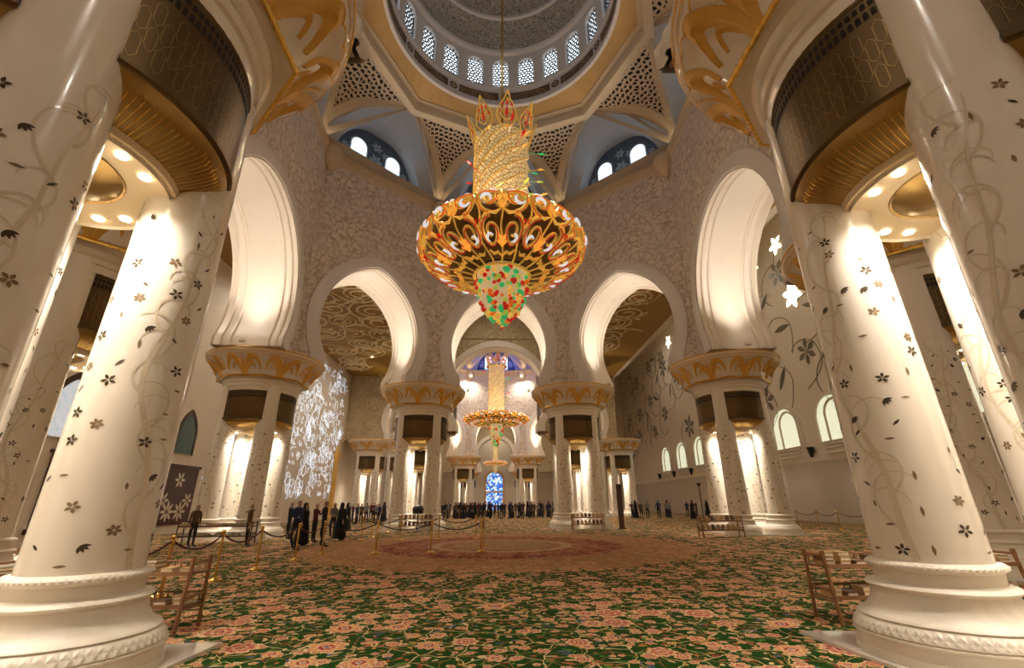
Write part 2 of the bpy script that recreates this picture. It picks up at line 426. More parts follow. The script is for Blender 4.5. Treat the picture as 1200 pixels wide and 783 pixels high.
# ---------------------------------------------------------------- arches and octagon walls
def arch_outline(hw, zc, ztop, zs, z0, n=14, grow=0.0):
    T = ztop - zc; e = max((T * T - hw * hw) / (2 * hw), 0); Rr = hw + e + grow
    top = zc + sqrt(max(Rr * Rr - e * e, .01)) ; zz = max(zs, zc - Rr * .96)
    a0 = -math.asin(min((zc - zz) / Rr, .999)); a1 = math.acos(e / Rr)
    right = [(-e + Rr * cos(a), zc + Rr * sin(a)) for a in [a0 + (a1 - a0) * i / n for i in range(n + 1)]]
    right = [(right[0][0], z0)] + right
    left = [(-x, z) for x, z in right[:-1]][::-1]
    return right + left                     # from bottom right over the apex to bottom left
def arch_wall(name, i, label, zbot=Z_CAP, ztop=Z_LEDGE, matw='relief'):
    a, b = OCT[i], OCT[(i + 1) % 8]
    ia, ib, oa, ob_ = INN[i], INN[(i + 1) % 8], OUTP[i], OUTP[(i + 1) % 8]
    mid = (a + b) / 2; t = (b - a).normalized(); nin = -Vector((-t.y, t.x))
    if nin.dot(mid) > 0: nin = -nin
    L = (b - a).length
    hw = 3.5 if L < 12 else 4.6
    zc, zt, zs = 12.5, 17.1, 10.0
    ol = arch_outline(hw, zc, zt, zs, zbot)
    og = arch_outline(hw, zc, zt, zs, zbot, grow=.85)
    def pt(u, z, d):                       # u along wall from mid, d towards the hall centre
        p = mid + t * u + nin * d; return (p.x, p.y, z)
    ui = [(q - mid).dot(t) for q in (ia, ib)]; uo = [(q - mid).dot(t) for q in (oa, ob_)]
    mb = MB()
    for uu, d in ((ui, 1.7), (uo, -1.7)):
        lo, hi = min(uu), max(uu)
        og2 = [(min(max(x, lo + .02), hi - .02), z) for x, z in og]
        mb.poly([[(lo, zbot), (lo, ztop), (hi, ztop), (hi, zbot)] + og2], lambda x, z, d=d: pt(x, z, d))
    # underside
    jb = og[0][0]
    for sg in (-1, 1):
        e1 = max(ui) if sg > 0 else min(ui); e2 = max(uo) if sg > 0 else min(uo)
        mb.add([pt(sg * jb * .8, zbot, 1.7), pt(e1, zbot, 1.7), pt(e2, zbot, -1.7), pt(sg * jb * .8, zbot, -1.7)], [(0, 1, 2, 3)])
    mb.poly([[(min(ui), ztop), (max(ui), ztop), (max(ui), ztop + .01)]], lambda x, z: pt(x, z, 1.7))
    o = struct(mb.build(name, matw), label)
    # flat moulded surround, both faces
    sb = MB()
    for sgn, dd in ((1, 1.7), (-1, -1.7)):
        rows = []
        for off, lift in ((.85, 0), (.85, .10), (.80, .13), (.12, .13), (.08, .07), (0, .07)):
            lp = arch_outline(hw, zc, zt, zs, zbot, grow=off)
            rows.append([pt(x, z, dd + sgn * lift) for x, z in lp])
        sb.grid(rows)
    sb.build('arch_surround', 'surround', o, True)
    ib_ = MB(); rows = []
    prof = [(1.77, 0), (1.70, .10), (1.50, .12), (1.44, .04), (1.34, .04), (1.28, .12), (1.1, .16), (1.02, .08), (.9, .08), (.84, .17), (.3, .2), (-.3, .2),
            (-.84, .17), (-.9, .08), (-1.02, .08), (-1.1, .16), (-1.28, .12), (-1.34, .04), (-1.44, .04), (-1.5, .12), (-1.70, .10), (-1.77, 0)]
    for d, g in prof:
        lp = arch_outline(hw, zc, zt, zs, zbot, n=20, grow=g)
        rows.append([pt(x, z, d) for x, z in lp])
    ib_.grid(rows); ib_.build('arch_reveal', 'intrados', o, True)
    return o, mid, t, nin, arch_outline(hw, zc, zt, zs, zbot)[0][0]
WNAMES = ['wall_back_right', 'wall_right_side', 'wall_front_right', 'wall_near', 'wall_front_left', 'wall_left_side', 'wall_back_left', 'wall_back']
WLAB = ['carved marble wall with horseshoe arch showing the starry flower wall', 'carved marble wall with wide horseshoe arch facing the arched windows',
        'carved marble wall with horseshoe arch behind the book rack pier', 'carved marble wall with horseshoe arch over the entrance side',
        'carved marble wall with horseshoe arch behind the rope barrier pier', 'carved marble wall with wide horseshoe arch by the dark red panels',
        'carved marble wall with horseshoe arch opening on the glowing vines', 'carved marble wall with horseshoe arch on the chandelier axis']
HALL = []          # top-level objects of the first hall that the second hall repeats
lampjobs = []
for i in range(8):
    o, mid, t, nin, sp = arch_wall(WNAMES[i], i, WLAB[i])
    o.location = (0, HC, 0); HALL.append(o)
    for s in (-1, 1):
        p = mid + t * (s * (sp - .5)); lampjobs.append((p, t * s, i))
# ledge cornice
lg = MB()
inr = offset_poly(INN, -.22); inr2 = offset_poly(INN, -.10); back = offset_poly(OCT, 1.2)
rows = []
for P, z in ((INN, 23.9), (inr2, 24.1), (inr2, 24.35), (inr, 24.45), (inr, 24.75), (back, 24.75)):
    rows.append([(p.x, p.y, z) for p in P])
lg.grid(rows, True)
ledge = lg.build('trim_2', 'rib'); ledge.location = (0, HC, 0); HALL.append(ledge)
struct(ledge, 'cornice ledge crowning the carved marble walls', 'cornice')
for p in INN:
    q = p * (1 - .25 / p.length)
    MB().lathe([(.05, 23.0), (.4, 23.3), (.72, 23.7), (.8, 24.0), (.8, 24.5), (.7, 24.75), (.1, 24.78)], 20, c=(q.x, q.y, 0)).build('corbel', 'rib', ledge, True)

# ---------------------------------------------------------------- vault above the ledge
def voronoi_cells(pts, clip):
    res = geometry.delaunay_2d_cdt([Vector(p) for p in pts], [], [], 0, 1e-6)
    V, Fc = res[0], res[2]; cc = []; inc = {}
    for k, f in enumerate(Fc):
        a, b, c = (V[i] for i in f)
        d = 2 * (a.x * (b.y - c.y) + b.x * (c.y - a.y) + c.x * (a.y - b.y))
        if abs(d) < 1e-9: cc.append((a + b + c) / 3)
        else:
            ux = (a.length_squared * (b.y - c.y) + b.length_squared * (c.y - a.y) + c.length_squared * (a.y - b.y)) / d
            uy = (a.length_squared * (c.x - b.x) + b.length_squared * (a.x - c.x) + c.length_squared * (b.x - a.x)) / d
            cc.append(Vector((ux, uy)))
        for i in f: inc.setdefault(i, []).append(k)
    cells = []
    for i, ks in inc.items():
        if len(ks) < 3: continue
        p = V[i]; q = [cc[k] for k in ks]
        q.sort(key=lambda c: atan2(c.y - p.y, c.x - p.x))
        q = [clip(c) for c in q]
        cells.append((p, q))
    return cells
def lattice(mb, cells, to3, shrink=.62, depth=.12):
    for p, q in cells:
        n = len(q); c = sum(q, Vector((0, 0))) / n
        inner = [c + (v - c) * shrink for v in q]
        # pull every other inner point in: leaf shaped holes
        inner = [c + (v - c) * (1.0 if j % 2 else .82) for j, v in enumerate(inner)]
        vs = [to3(v.x, v.y, 0) for v in q] + [to3(v.x, v.y, 0) for v in inner] + [to3(v.x, v.y, depth) for v in inner]
        fs = []
        for j in range(n):
            k = (j + 1) % n; fs += [(j, k, n + k, n + j), (n + j, n + k, 2 * n + k, 2 * n + j)]
        mb.add(vs, fs)
RL, RP, ZP = 13.55, 8.85, 28.9
def bez(a, b, c, t): return a * (1 - t) ** 2 + b * (2 * t * (1 - t)) + c * t * t
def rib_curve(side, hand, n=18):
    """side = azimuth of the wall's middle, hand = which corner"""
    ca = side + hand * pi / 8
    Lp = Vector((RL * cos(ca), RL * sin(ca), Z_LEDGE)); Pp = Vector((RP * cos(side), RP * sin(side), ZP))
    ct = Vector((Lp.x * .86 + Pp.x * .14, Lp.y * .86 + Pp.y * .14, 28.75))
    return [bez(Lp, ct, Pp, i / n) for i in range(n + 1)]
dome = empty('ceiling_dome', (0, HC, 0)); struct(dome, 'tall dome with pierced lattice vaults and a ring of windows', 'dome'); HALL.append(dome)
# one sector is built at azimuth 0 and repeated
cu, cl = rib_curve(0, 1), rib_curve(0, -1)
rb = MB()
for cv, hand in ((cu, 1), (cl, -1)):
    rows = []
    for i, p in enumerate(cv):
        t = i / (len(cv) - 1)
        side_dir = Vector((-sin(hand * .3), cos(hand * .3), 0)) * hand        # towards the corner
        inw = -Vector((p.x, p.y, 0)).normalized()
        up = Vector((0, 0, 1))
        wv = side_dir * .75 * (1 - .35 * t) + up * .42 * t
        a = p; b = p + wv
        rows.append([a - inw * .5, a + inw * .10, a + inw * .22 + wv * .12, a + inw * .22 + wv * .85, b + inw * .10, b - inw * .4])
    rb.grid(rows)
RIB = rb.mesh('rib', 'rib', True)
# niche reveal
nb = MB(); XN_ = 13.9
full = cl[:-1] + [cl[-1]] + cu[:-1][::-1]
nf = len(full) - 1
def back_pt(i, x):
    q = 2 * i / nf - 1                       # -1..1 across the opening
    return Vector((x, 3.9 * (abs(q) ** .75) * (1 if q > 0 else -1), Z_LEDGE + 4.7 * (1 - abs(q) ** 2.4)))
rows = [[p for p in full], [full[i].lerp(back_pt(i, 12.9), .55) for i in range(nf + 1)], [back_pt(i, 12.9) for i in range(nf + 1)], [back_pt(i, XN_) for i in range(nf + 1)]]
nb.grid(rows)
nb.add([(11.6, -5.2, 24.74), (14.2, -5.2, 24.74), (14.2, 5.2, 24.74), (11.6, 5.2, 24.74)], [(0, 1, 2, 3)])
NICHE = nb.mesh('niche_reveal', 'nicheshell', True)
bk = MB(); bk.box((XN_, -4.4, 24.7), (XN_ + .2, 4.4, 29.6)); NBACK = None
t_ = NT('blue_niche_wall'); v_ = t_.coord()
NBM = t_.set(t_.mix(t_.noise(v_, .8), (.07, .10, .16), (.11, .15, .22)), .6)
NBACK = bk.mesh('niche_back', NBM)
def arched(w_, h_, n=8):
    return [(-w_ / 2, 0), (w_ / 2, 0)] + [(w_ / 2 * cos(a), h_ - w_ / 2 + w_ / 2 * sin(a)) for a in [pi * i / n for i in range(n + 1)]]
wb = MB(); wb.poly([arched(1.25, 2.6)], lambda a, b: (XN_ - .05, a, 25.6 + b)); wb.poly([arched(1.25, 2.6)], lambda a, b: (XN_ - .04, a, 25.6 + b))
NWIN = wb.mesh('window', plain('blue_white_pane', (.8, .9, 1), .3, emit=(.62, .82, 1), es=1.6))
fb = MB()
for rr_, aa in ((1.5, 0), (1.5, 45)):
    fb.poly([arched(1.5, 2.9)], lambda a, b: (XN_ - .02, a, 25.45 + b)); break
NFRM = fb.mesh('window_frame', 'nicheshell')
def petal_flower(mb, n, r, w_, to3, rin=.12, a0=0, steps=5):
    for k in range(n):
        a = a0 + 2 * pi * k / n; pts = []
        for i in range(steps + 1):
            t = i / steps; pts.append((t, sin(pi * t) * w_ / 2))
        ring = [(rin * r + (r - rin * r) * t, y) for t, y in pts] + [(rin * r + (r - rin * r) * t, -y) for t, y in pts[1:-1][::-1]]
        mb.add([to3(x * cos(a) - y * sin(a), x * sin(a) + y * cos(a)) for x, y in ring], [tuple(range(len(ring)))])
ff = MB()
for (y_, z_, r_) in ((0, 27.0, .62), (0, 25.8, .5), (-2.75, 26.4, .55), (2.75, 26.4, .55), (.0, 28.3, .5), (-.8, 27.9, .4), (-2.6, 27, .35), (2.6, 27, .35), (-3.8, 25, .4), (3.8, 25, .4)):
    petal_flower(ff, 6, r_, r_ * .42, lambda a, b, y_=y_, z_=z_: (XN_ - .03, y_ + a, z_ + b))
    petal_flower(ff, 6, r_ * .6, r_ * .2, lambda a, b, y_=y_, z_=z_: (XN_ - .03, y_ + a, z_ + b), a0=.52)
NFLO = ff.mesh('flower_relief', plain('pale_blue_flower', (.42, .52, .62), .6))
# pendentive lattice between two ribs, centred on azimuth pi/8
c1 = rib_curve(0, 1); c2 = rib_curve(pi / 4, -1)
def cv_at(cv, t):
    t = min(max(t, 0), 1) * (len(cv) - 1); i = min(int(t), len(cv) - 2); return cv[i].lerp(cv[i + 1], t - i)
corner_dir = Vector((cos(pi / 8), sin(pi / 8), 0))
def pend(x, y, d=0):
    """x in metres across, y in 0..HP up the corner"""
    t = min(max(y / 6.6, 0), 1)
    a, b = cv_at(c1, t), cv_at(c2, t); wd = max((b - a).length, 1e-3)
    s_ = min(max(.5 + x / wd, 0), 1); p = a.lerp(b, s_)
    bow = .0
    return p + corner_dir * (.16 + d)
rdl = random.Random(11); pts = []
for iy in range(30):
    y = .4 + iy * .30
    if y > 6.9: break
    wd = (cv_at(c1, y / 6.6) - cv_at(c2, y / 6.6)).length
    nx = int(wd / .36) + 3
    for ix in range(nx):
        pts.append((-wd / 2 - .3 + (wd + .6) * (ix + .5 * (iy % 2)) / nx + rdl.uniform(-.11, .11), y + rdl.uniform(-.1, .1)))
def clipc(c):
    y = min(max(c.y, 0), 6.6); wd = (cv_at(c1, y / 6.6) - cv_at(c2, y / 6.6)).length
    return Vector((min(max(c.x, -wd / 2), wd / 2), y))
lt = MB(); lattice(lt, voronoi_cells(pts, clipc), pend, .93, .16)
LAT = lt.mesh('lattice_panel', 'lattice')
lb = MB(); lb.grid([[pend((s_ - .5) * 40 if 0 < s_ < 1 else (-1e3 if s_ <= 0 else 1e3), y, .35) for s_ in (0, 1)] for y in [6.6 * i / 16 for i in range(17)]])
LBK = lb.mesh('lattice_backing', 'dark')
ed = MB()
for cv in (c1, c2):
    ed.tube([p + corner_dir * .1 for p in cv], .09, 5)
EDG = ed.mesh('panel_edge', 'rib', True)
for k in range(8):
    a = k * pi / 4
    r_ = (0, 0, a)
    ob('rib', RIB, dome, rot=r_)
    nr = ob('niche', NICHE, dome, rot=r_); ob('niche_back', NBACK, nr); ob('flower_relief', NFLO, nr)
    for y_ in (-1.5, 1.5):
        ob('window_frame', NFRM, nr, (0, y_, 0)); ob('window', NWIN, nr, (0, y_, 0))
    lp = ob('lattice_panel', LAT, dome, rot=r_); ob('lattice_backing', LBK, lp); ob('panel_edge', EDG, lp)
for k in range(8):
    a = k * pi / 4 + pi / 8
    MB().lathe([(1.25, 24.7), (1.25, 28.8), (.1, 29)], 20, c=(14.6 * cos(a), 14.6 * sin(a), 0)).build('corner_pier', 'nicheshell', dome, True)
# octagonal beam, ochre soffit, inscription ring, windows, dome shell
Pv = [Vector((RP * cos(k * pi / 4), RP * sin(k * pi / 4))) for k in range(8)]
def ringrow(k_, z, circ=None):
    out = []
    for i in range(8):
        a, b = Pv[i], Pv[(i + 1) % 8]
        for j in range(8):
            q = a.lerp(b, j / 8)
            if circ: q = q.normalized() * circ
            else: q = q * k_
            out.append((q.x, q.y, z))
    return out
bm_ = MB(); bm_.grid([ringrow(1.06, 28.6), ringrow(.995, 28.6), ringrow(.985, 28.75), ringrow(.985, 29.25), ringrow(.955, 29.35), ringrow(.955, 29.55)], True)
bm_.build('octagon_beam', 'rib', dome, True)
so = MB(); so.grid([ringrow(.955, 29.5), ringrow(0, 30.15, 7.25)], True); so.build('ochre_soffit', 'vaultgold', dome)
rg = MB().lathe([(7.25, 30.15), (7.05, 30.2), (7.02, 30.35), (7.1, 30.42), (7.1, 31.75), (6.98, 31.85), (6.98, 32.05), (7.1, 32.1)], 96)
rg = rg.build('inscription_ring', 'surround', dome, True)
pn = MB(); a_ = .22
pn.grid([[(7.07 * cos(a), 7.07 * sin(a), z) for a in [-a_ + 2 * a_ * j / 14 for j in range(15)]] for z in (30.72, 31.45)])
for j in range(60):                           # flowing pen strokes
    a0 = -a_ + .02 + rdl.random() * (2 * a_ - .05); z0 = 30.8 + rdl.random() * .5; st = [(a0 + .012 * q * rdl.uniform(.5, 1), z0 + .09 * sin(q * 1.3 + j)) for q in range(5)]
    pn.cur = 1
    strip(pn, st, lambda t: .03 / 7, lambda x, y: (7.05 * cos(x), 7.05 * sin(x), y))
PNL = pn.mesh('inscription_panel', [plain('inscription_brown', (.12, .06, .03), .6), plain('inscription_stroke', (.45, .30, .15), .5)])
md = MB(); md.poly([[(.33 * cos(2 * pi * j / 20), .33 * sin(2 * pi * j / 20)) for j in range(20)]], lambda x, y: (7.06, x, 31.08 + y))
md.cur = 1; petal_flower(md, 4, .26, .14, lambda x, y: (7.045, x, 31.08 + y)); MDL = md.mesh('medallion', [plain('medallion_brown', (.14, .07, .035), .6), plain('medallion_petal', (.5, .38, .24), .5)])
for k in range(11):
    a = pi / 2 + .24 + k * 2 * pi / 11
    ob('inscription_panel', PNL, rg, rot=(0, 0, a)); ob('medallion', MDL, rg, rot=(0, 0, a + pi / 11))
# drum wall with 22 openings is modelled as piers between the windows plus the panes
NW = 22; ww = 1.22; hw_ = ww / 2 / 7.0
db = MB()
for k in range(NW):
    a = pi / 2 + k * 2 * pi / NW; an = a + 2 * pi / NW
    db.grid([[(7.0 * cos(q), 7.0 * sin(q), z) for q in [a + hw_ + (an - a - 2 * hw_) * j / 4 for j in range(5)]] for z in (32.05, 35.4)])
    n = 10
    arcp = [(hw_ * cos(pi * j / n), 34.3 + ww / 2 * sin(pi * j / n)) for j in range(n + 1)]
    db.grid([[(7.0 * cos(a + x), 7.0 * sin(a + x), z) for x, z in arcp], [(7.0 * cos(a + x), 7.0 * sin(a + x), 35.4) for x, z in arcp]])
    edge = [(-hw_, 32.05)] + [(-hw_, 32.3)] + [(-x, z) for x, z in arcp] + [(hw_, 32.3), (hw_, 32.05)]
    db.grid([[(7.0 * cos(a + x), 7.0 * sin(a + x), z) for x, z in edge], [(7.3 * cos(a + x), 7.3 * sin(a + x), z) for x, z in edge]])
db.build('window_drum', 'surround', dome, True)
PANE = plain('dome_pane_light', (.9, .95, 1), .3, emit=(.85, .93, 1), es=2.4)
pb = MB(); pb.poly([arched(1.3, 2.9)], lambda x, z: (7.34, x, 32.05 + z)); WP = pb.mesh('pane', PANE)
pts = [(-.8 + .27 * ix + .13 * (iy % 2) + rdl.uniform(-.07, .07), .0 + iy * .25 + rdl.uniform(-.06, .06)) for iy in range(13) for ix in range(7)]
def clipw(c): return Vector((min(max(c.x, -.63), .63), min(max(c.y, 0), 2.9)))
cells = [(p, q) for p, q in voronoi_cells(pts, clipw)]
wt = MB(); lattice(wt, cells, lambda x, z, d: (7.2 + d, x, 32.05 + z), .76, .05); WT = wt.mesh('tracery', plain('window_tracery', (.05, .05, .055), .6))
for k in range(NW):
    a = pi / 2 + k * 2 * pi / NW
    wn = ob('window', WP, dome, rot=(0, 0, a)); ob('tracery', WT, wn)
sh = MB().lathe([(7.0, 35.35), (6.75, 35.45), (6.7, 35.7), (6.8, 35.8)], 96); sh.build('cornice_ring', 'surround', dome, True)
sh = MB().lathe([(6.8, 35.8), (6.78, 36.4), (6.7, 37.2), (6.5, 38.0), (6.3, 38.5)], 96); sh.build('leaf_belt', 'dome', dome, True)
sh = MB().lathe([(6.3, 38.5), (6.12, 38.55), (6.1, 38.8), (6.15, 38.9)], 96); sh.build('cornice_ring', 'surround', dome, True)
sh = MB().lathe([(6.15 * cos(a), 38.9 + 5.6 * sin(a)) for a in [pi / 2 * j / 14 for j in range(15)]], 64); sh.build('dome_shell', 'dome', dome, True)

# ================================================================ PIERS
D, RC0, RC1 = 1.05, .535, .47
def rcol(z): return RC0 + (RC1 - RC0) * (z - .9) / 6.6
RD = 1.84
def inlay_uv(r0=.5, off=.0):
    return lambda u, v: (r0 * cos(u / r0), r0 * sin(u / r0), v)
# meshes shared by all piers
ME = {}
ME['shaft'] = MB().lathe([(rcol(z), z) for z in (.86, 2, 3.5, 5, 6.5, 7.8)], 40).mesh('column', 'ivory', True)
prof = [(.52, .97), (.60, .955), (.625, .93), (.625, .905), (.60, .885), (.575, .87), (.572, .76), (.60, .745), (.655, .73), (.675, .705), (.655, .68), (.63, .67),
        (.635, .62), (.655, .55), (.70, .48), (.77, .43), (.80, .42), (.815, .40), (.80, .385), (.83, .37), (.865, .32), (.885, .27), (.87, .255), (.895, .245), (.895, .225), (.875, .215),
        (.875, .12), (.90, .11), (.905, .03), (.9, 0)]
def basemod(k, a):
    if k in (2, 3): return 1 + .010 * sin(60 * a + (k - 2) * 1.6)
    if k in (8, 9, 10): return 1 + .008 * sin(80 * a + (k - 8) * 1.2)
    if k in (12, 13, 14): return 1 + .010 * abs(sin(12 * a))
    if k in (20, 21): return 1 + .009 * sin(60 * a + (k - 20) * 2.2)
    return 1
ME['base'] = MB().lathe(prof, 240, mod=basemod).mesh('base', 'carved', True)
pl = MB()
q = 2.12
pl.poly([[(-q, -q), (0, -1.96), (q, -q), (1.96, 0), (q, q), (0, 1.96), (-q, q), (-1.96, 0)]], lambda x, y: (x, y, .035))
lp = [(-q, -q), (0, -1.96), (q, -q), (1.96, 0), (q, q), (0, 1.96), (-q, q), (-1.96, 0)]
pl.grid([[(x, y, 0) for x, y in lp], [(x, y, .035) for x, y in lp]], True)
ME['plinth'] = pl.mesh('plinth', 'floorstone')
ME['neck'] = MB().lathe([(1.28, 5.35), (1.28, 7.36), (1.78, 7.38), (1.86, 7.42), (1.88, 7.5), (1.88, 7.62), (1.93, 7.66), (1.95, 7.8), (2.02, 7.86), (2.05, 8.0), (2.14, 8.04)], 64).mesh('drum', 'ivory', True)
ha = R_(34)
g = MB(); g.lathe([(RD - .04, 5.86), (RD + .01, 5.87), (RD + .04, 5.90), (RD + .04, 5.95), (RD, 5.98), (RD, 7.36), (RD + .02, 7.38), (RD + .02, 7.43), (RD - .05, 7.44)], 20, -ha, ha)
ME['grille'] = g.mesh('grille', 'bronze', True)
cove_prof = [(RD - .01, 5.87), (RD - .05, 5.80), (RD - .12, 5.72), (RD - .22, 5.64), (RD - .34, 5.57), (RD - .45, 5.51), (RD - .52, 5.46), (RD - .54, 5.40)]
ME['cove'] = MB().lathe(cove_prof, 20, -ha, ha).mesh('cove', 'bronze_cove', True)
rl = MB()
for j in range(27):
    a = -ha + 2 * ha * (j + .5) / 27; wv = .0035
    rl.grid([[((r - .006) * cos(a - wv), (r - .006) * sin(a - wv), z - .006), ((r - .006) * cos(a + wv), (r - .006) * sin(a + wv), z - .006)] for r, z in cove_prof])
for z0 in (5.60,):
    pts = [(RD - .17 + .0, a) for a in [-ha + 2 * ha * j / 54 for j in range(55)]]
    rl.tube([((RD - .08 - .05 * (j % 2)) * cos(a), (RD - .08 - .05 * (j % 2)) * sin(a), 5.75 - .05 * (j % 2)) for j, (r, a) in enumerate(pts)], .006, 3, False)
ME['ribs'] = rl.mesh('flute_lines', 'goldshine')
hx = MB(); r_h = RD + .006
cw, ch = 2 * ha * RD / 18, .40
for i in range(18):
    for j in range(5):
        u0 = (-ha * RD) + (i + .5) * cw; v0 = 6.2 + j * ch + (.5 * ch if i % 2 else 0)
        if v0 > 6.95: continue
        hexp = [(u0 - cw * .42, v0 - ch * .28), (u0, v0 - ch * .46), (u0 + cw * .42, v0 - ch * .28), (u0 + cw * .42, v0 + ch * .28), (u0, v0 + ch * .46), (u0 - cw * .42, v0 + ch * .28), (u0 - cw * .42, v0 - ch * .28)]
        strip(hx, hexp, .009, lambda x, y: (r_h * cos(x / RD), r_h * sin(x / RD), y))
ME['hex'] = hx.mesh('hexagon_tracery', 'bronze_line')
sl = MB()
for i in range(26):
    for z0, hh in ((7.06, .13), (7.23, .10)):
        u0 = (-ha * RD) + (i + .5) * 2 * ha * RD / 26; w2 = .028
        lp = [(u0 - w2, z0), (u0 + w2, z0), (u0 + w2, z0 + hh * .75), (u0, z0 + hh), (u0 - w2, z0 + hh * .75)]
        sl.add([((r_h) * cos(x / RD), r_h * sin(x / RD), z) for x, z in lp], [(0, 1, 2, 3, 4)])
ME['slots'] = sl.mesh('vent_slots', 'dark')
ME['soffit'] = MB().lathe([(1.36, 5.50), (1.34, 5.40), (.86, 5.42), (.80, 5.44), (.78, 5.48), (.05, 5.48)], 48).mesh('soffit', 'soffit', True)
ME['medallion'] = MB().lathe([(.02, 5.090), (.07, 5.110), (.09, 5.150), (.07, 5.190), (.11, 5.210), (.30, 5.250), (.55, 5.330), (.70, 5.420), (.76, 5.450), (.79, 5.435), (.80, 5.460), (.79, 5.500)], 48,
                             mod=lambda k, a: 1 + (.012 * sin(36 * a) if 4 < k < 8 else 0)).mesh('ceiling_rose', 'bronze_cove', True)
ME['lens'] = MB().lathe([(.005, 5.385), (.05, 5.385), (.065, 5.39), (.065, 5.42)], 16).mesh('downlight', 'lampdisc', True)
# capital: octagon below, circle at the rim
def octf(a): return cos(pi / 8) / cos(((a + pi / 8) % (pi / 4)) - pi / 8)
CPROF = [(2.06, 8.02, .2), (2.16, 8.06, .9), (2.26, 8.10, 1), (2.28, 8.16, 1), (2.24, 8.2, 1), (2.30, 8.22, 1), (2.40, 8.45, .9), (2.58, 8.75, .75), (2.76, 8.95, .5), (2.82, 8.98, .35), (2.88, 9.02, .25), (2.98, 9.10, .1), (3.06, 9.22, 0), (3.1, 9.36, 0), (3.1, 9.46, 0), (3.0, 9.5, 0), (.3, 9.52, 0)]
def cap_r(r, k, a): return r * ((1 - k) + k * octf(a) * 1.035)
cp = MB(); rows = []
for r, z, k in CPROF: rows.append([(cap_r(r, k, a) * cos(a), cap_r(r, k, a) * sin(a), z) for a in [2 * pi * j / 96 for j in range(96)]])
cp.grid(rows, True); ME['capital'] = cp.mesh('capital', 'ivory', True)
rp = MB(); rows = []
for k_ in range(6):
    ph = 2 * pi * k_ / 6
    rows.append([((cap_r(2.29, 1, a) + .05 * cos(ph) * (1 + .25 * sin(90 * a + ph))) * cos(a), (cap_r(2.29, 1, a) + .05 * cos(ph)) * sin(a), 8.13 + .055 * sin(ph) * (1 + .2 * sin(90 * a))) for a in [2 * pi * j / 240 for j in range(240)]])
rows.append(rows[0]); rp.grid(rows, True); ME['ropeband'] = rp.mesh('gold_rope_band', 'goldshine', True)
ri = MB(); rows = []
for k_ in range(5):
    ph = 2 * pi * k_ / 5
    rows.append([((3.1 + .035 * cos(ph)) * cos(a), (3.1 + .035 * cos(ph)) * sin(a), 9.44 + .05 * sin(ph)) for a in [2 * pi * j / 72 for j in range(72)]])
rows.append(rows[0]); ri.grid(rows, True); ME['rim'] = ri.mesh('gold_rim', 'gold', True)
def flare(u, v, lift=.015):
    """u = azimuth, v 0..1 from the rope band to the rim"""
    z = 8.2 + v * 1.2
    for (r0, z0, k0), (r1, z1, k1) in zip(CPROF, CPROF[1:]):
        if z0 <= z <= z1: break
    t = (z - z0) / (z1 - z0 + 1e-9); r = cap_r(r0 + (r1 - r0) * t, k0 + (k1 - k0) * t, u) + lift
    return (r * cos(u), r * sin(u), z - lift * .6)
tm = MB()
sc_ = []
for j in range(48 * 6 + 1):
    a = 2 * pi * j / (48 * 6); sc_.append((a, .73 + .05 * abs(sin(24 * a))))
strip(tm, sc_, lambda t: .022, lambda x, y: flare(x, y, .012))
for ph in (0, pi):
    strip(tm, [(2 * pi * j / 720, .88 + .04 * sin(60 * 2 * pi * j / 720 + ph)) for j in range(721)], lambda t: .014, lambda x, y: flare(x, y, .012))
ME['trim'] = tm.mesh('scallop_trim', 'gold')
def resample(pts, m=4):
    out = []; n = len(pts)
    for i in range(n - 1):
        p = [pts[max(i - 1, 0)], pts[i], pts[i + 1], pts[min(i + 2, n - 1)]]
        for k in range(m):
            t = k / m; out.append(tuple(.5 * (2 * b + (c - a) * t + (2 * a - 5 * b + 4 * c - d) * t * t + (3 * b - a - 3 * c + d) * t ** 3) for a, b, c, d in zip(*p)))
    return out + [pts[-1]]
def blade(mb, pts, w, lift=.03):
    pts = resample(pts, 3 if len(pts) > 3 else 2)
    n = len(pts); rows = []
    for i, (x, y) in enumerate(pts):
        t = i / (n - 1); x0, y0 = pts[max(i - 1, 0)]; x1, y1 = pts[min(i + 1, n - 1)]
        dx, dy = (x1 - x0) * 2.5, (y1 - y0) * 1.2; l = sqrt(dx * dx + dy * dy) or 1
        ww_ = w * (1 - t * .85) * (.6 + .4 * min(1, t * 5))
        nx, ny = -dy / l / 2.5, dx / l / 1.2
        rows.append([flare(x + nx * ww_, y + ny * ww_, .004), flare(x, y, lift), flare(x - nx * ww_, y - ny * ww_, .004)])
    mb.grid(rows)
pa = MB()                                   # tall fan with drooping outer fronds
for sg in (-1, 1):
    blade(pa, [(sg * .02, .0), (sg * .05, .26), (sg * .10, .52), (sg * .17, .66), (sg * .24, .66), (sg * .30, .52), (sg * .33, .36), (sg * .34, .2)], .19, .07)
    blade(pa, [(sg * .02, .0), (sg * .07, .22), (sg * .13, .40), (sg * .19, .44), (sg * .225, .32), (sg * .24, .2)], .12, .05)
    blade(pa, [(sg * .01, .02), (sg * .03, .30), (sg * .075, .60)], .11)
    for q in range(9):
        u = .08 + .022 * q; v0 = .58 + .07 * sin(pi * q / 8)
        blade(pa, [(sg * u, v0), (sg * (u + .010), v0 + .05), (sg * (u + .025), v0 + .085)], .03, .02)
blade(pa, [(0, 0), (0, .36), (0, .70)], .11)
ME['palm0'] = pa.mesh('palmette', 'gold', True)
pa = MB()
for sg in (-1, 1):
    blade(pa, [(sg * .02, .0), (sg * .055, .16), (sg * .085, .34)], .12)
    blade(pa, [(sg * .01, .0), (sg * .035, .26), (sg * .055, .50)], .12)
blade(pa, [(0, 0), (0, .32), (0, .62)], .13)
ME['palm1'] = pa.mesh('palmette', 'gold', True)
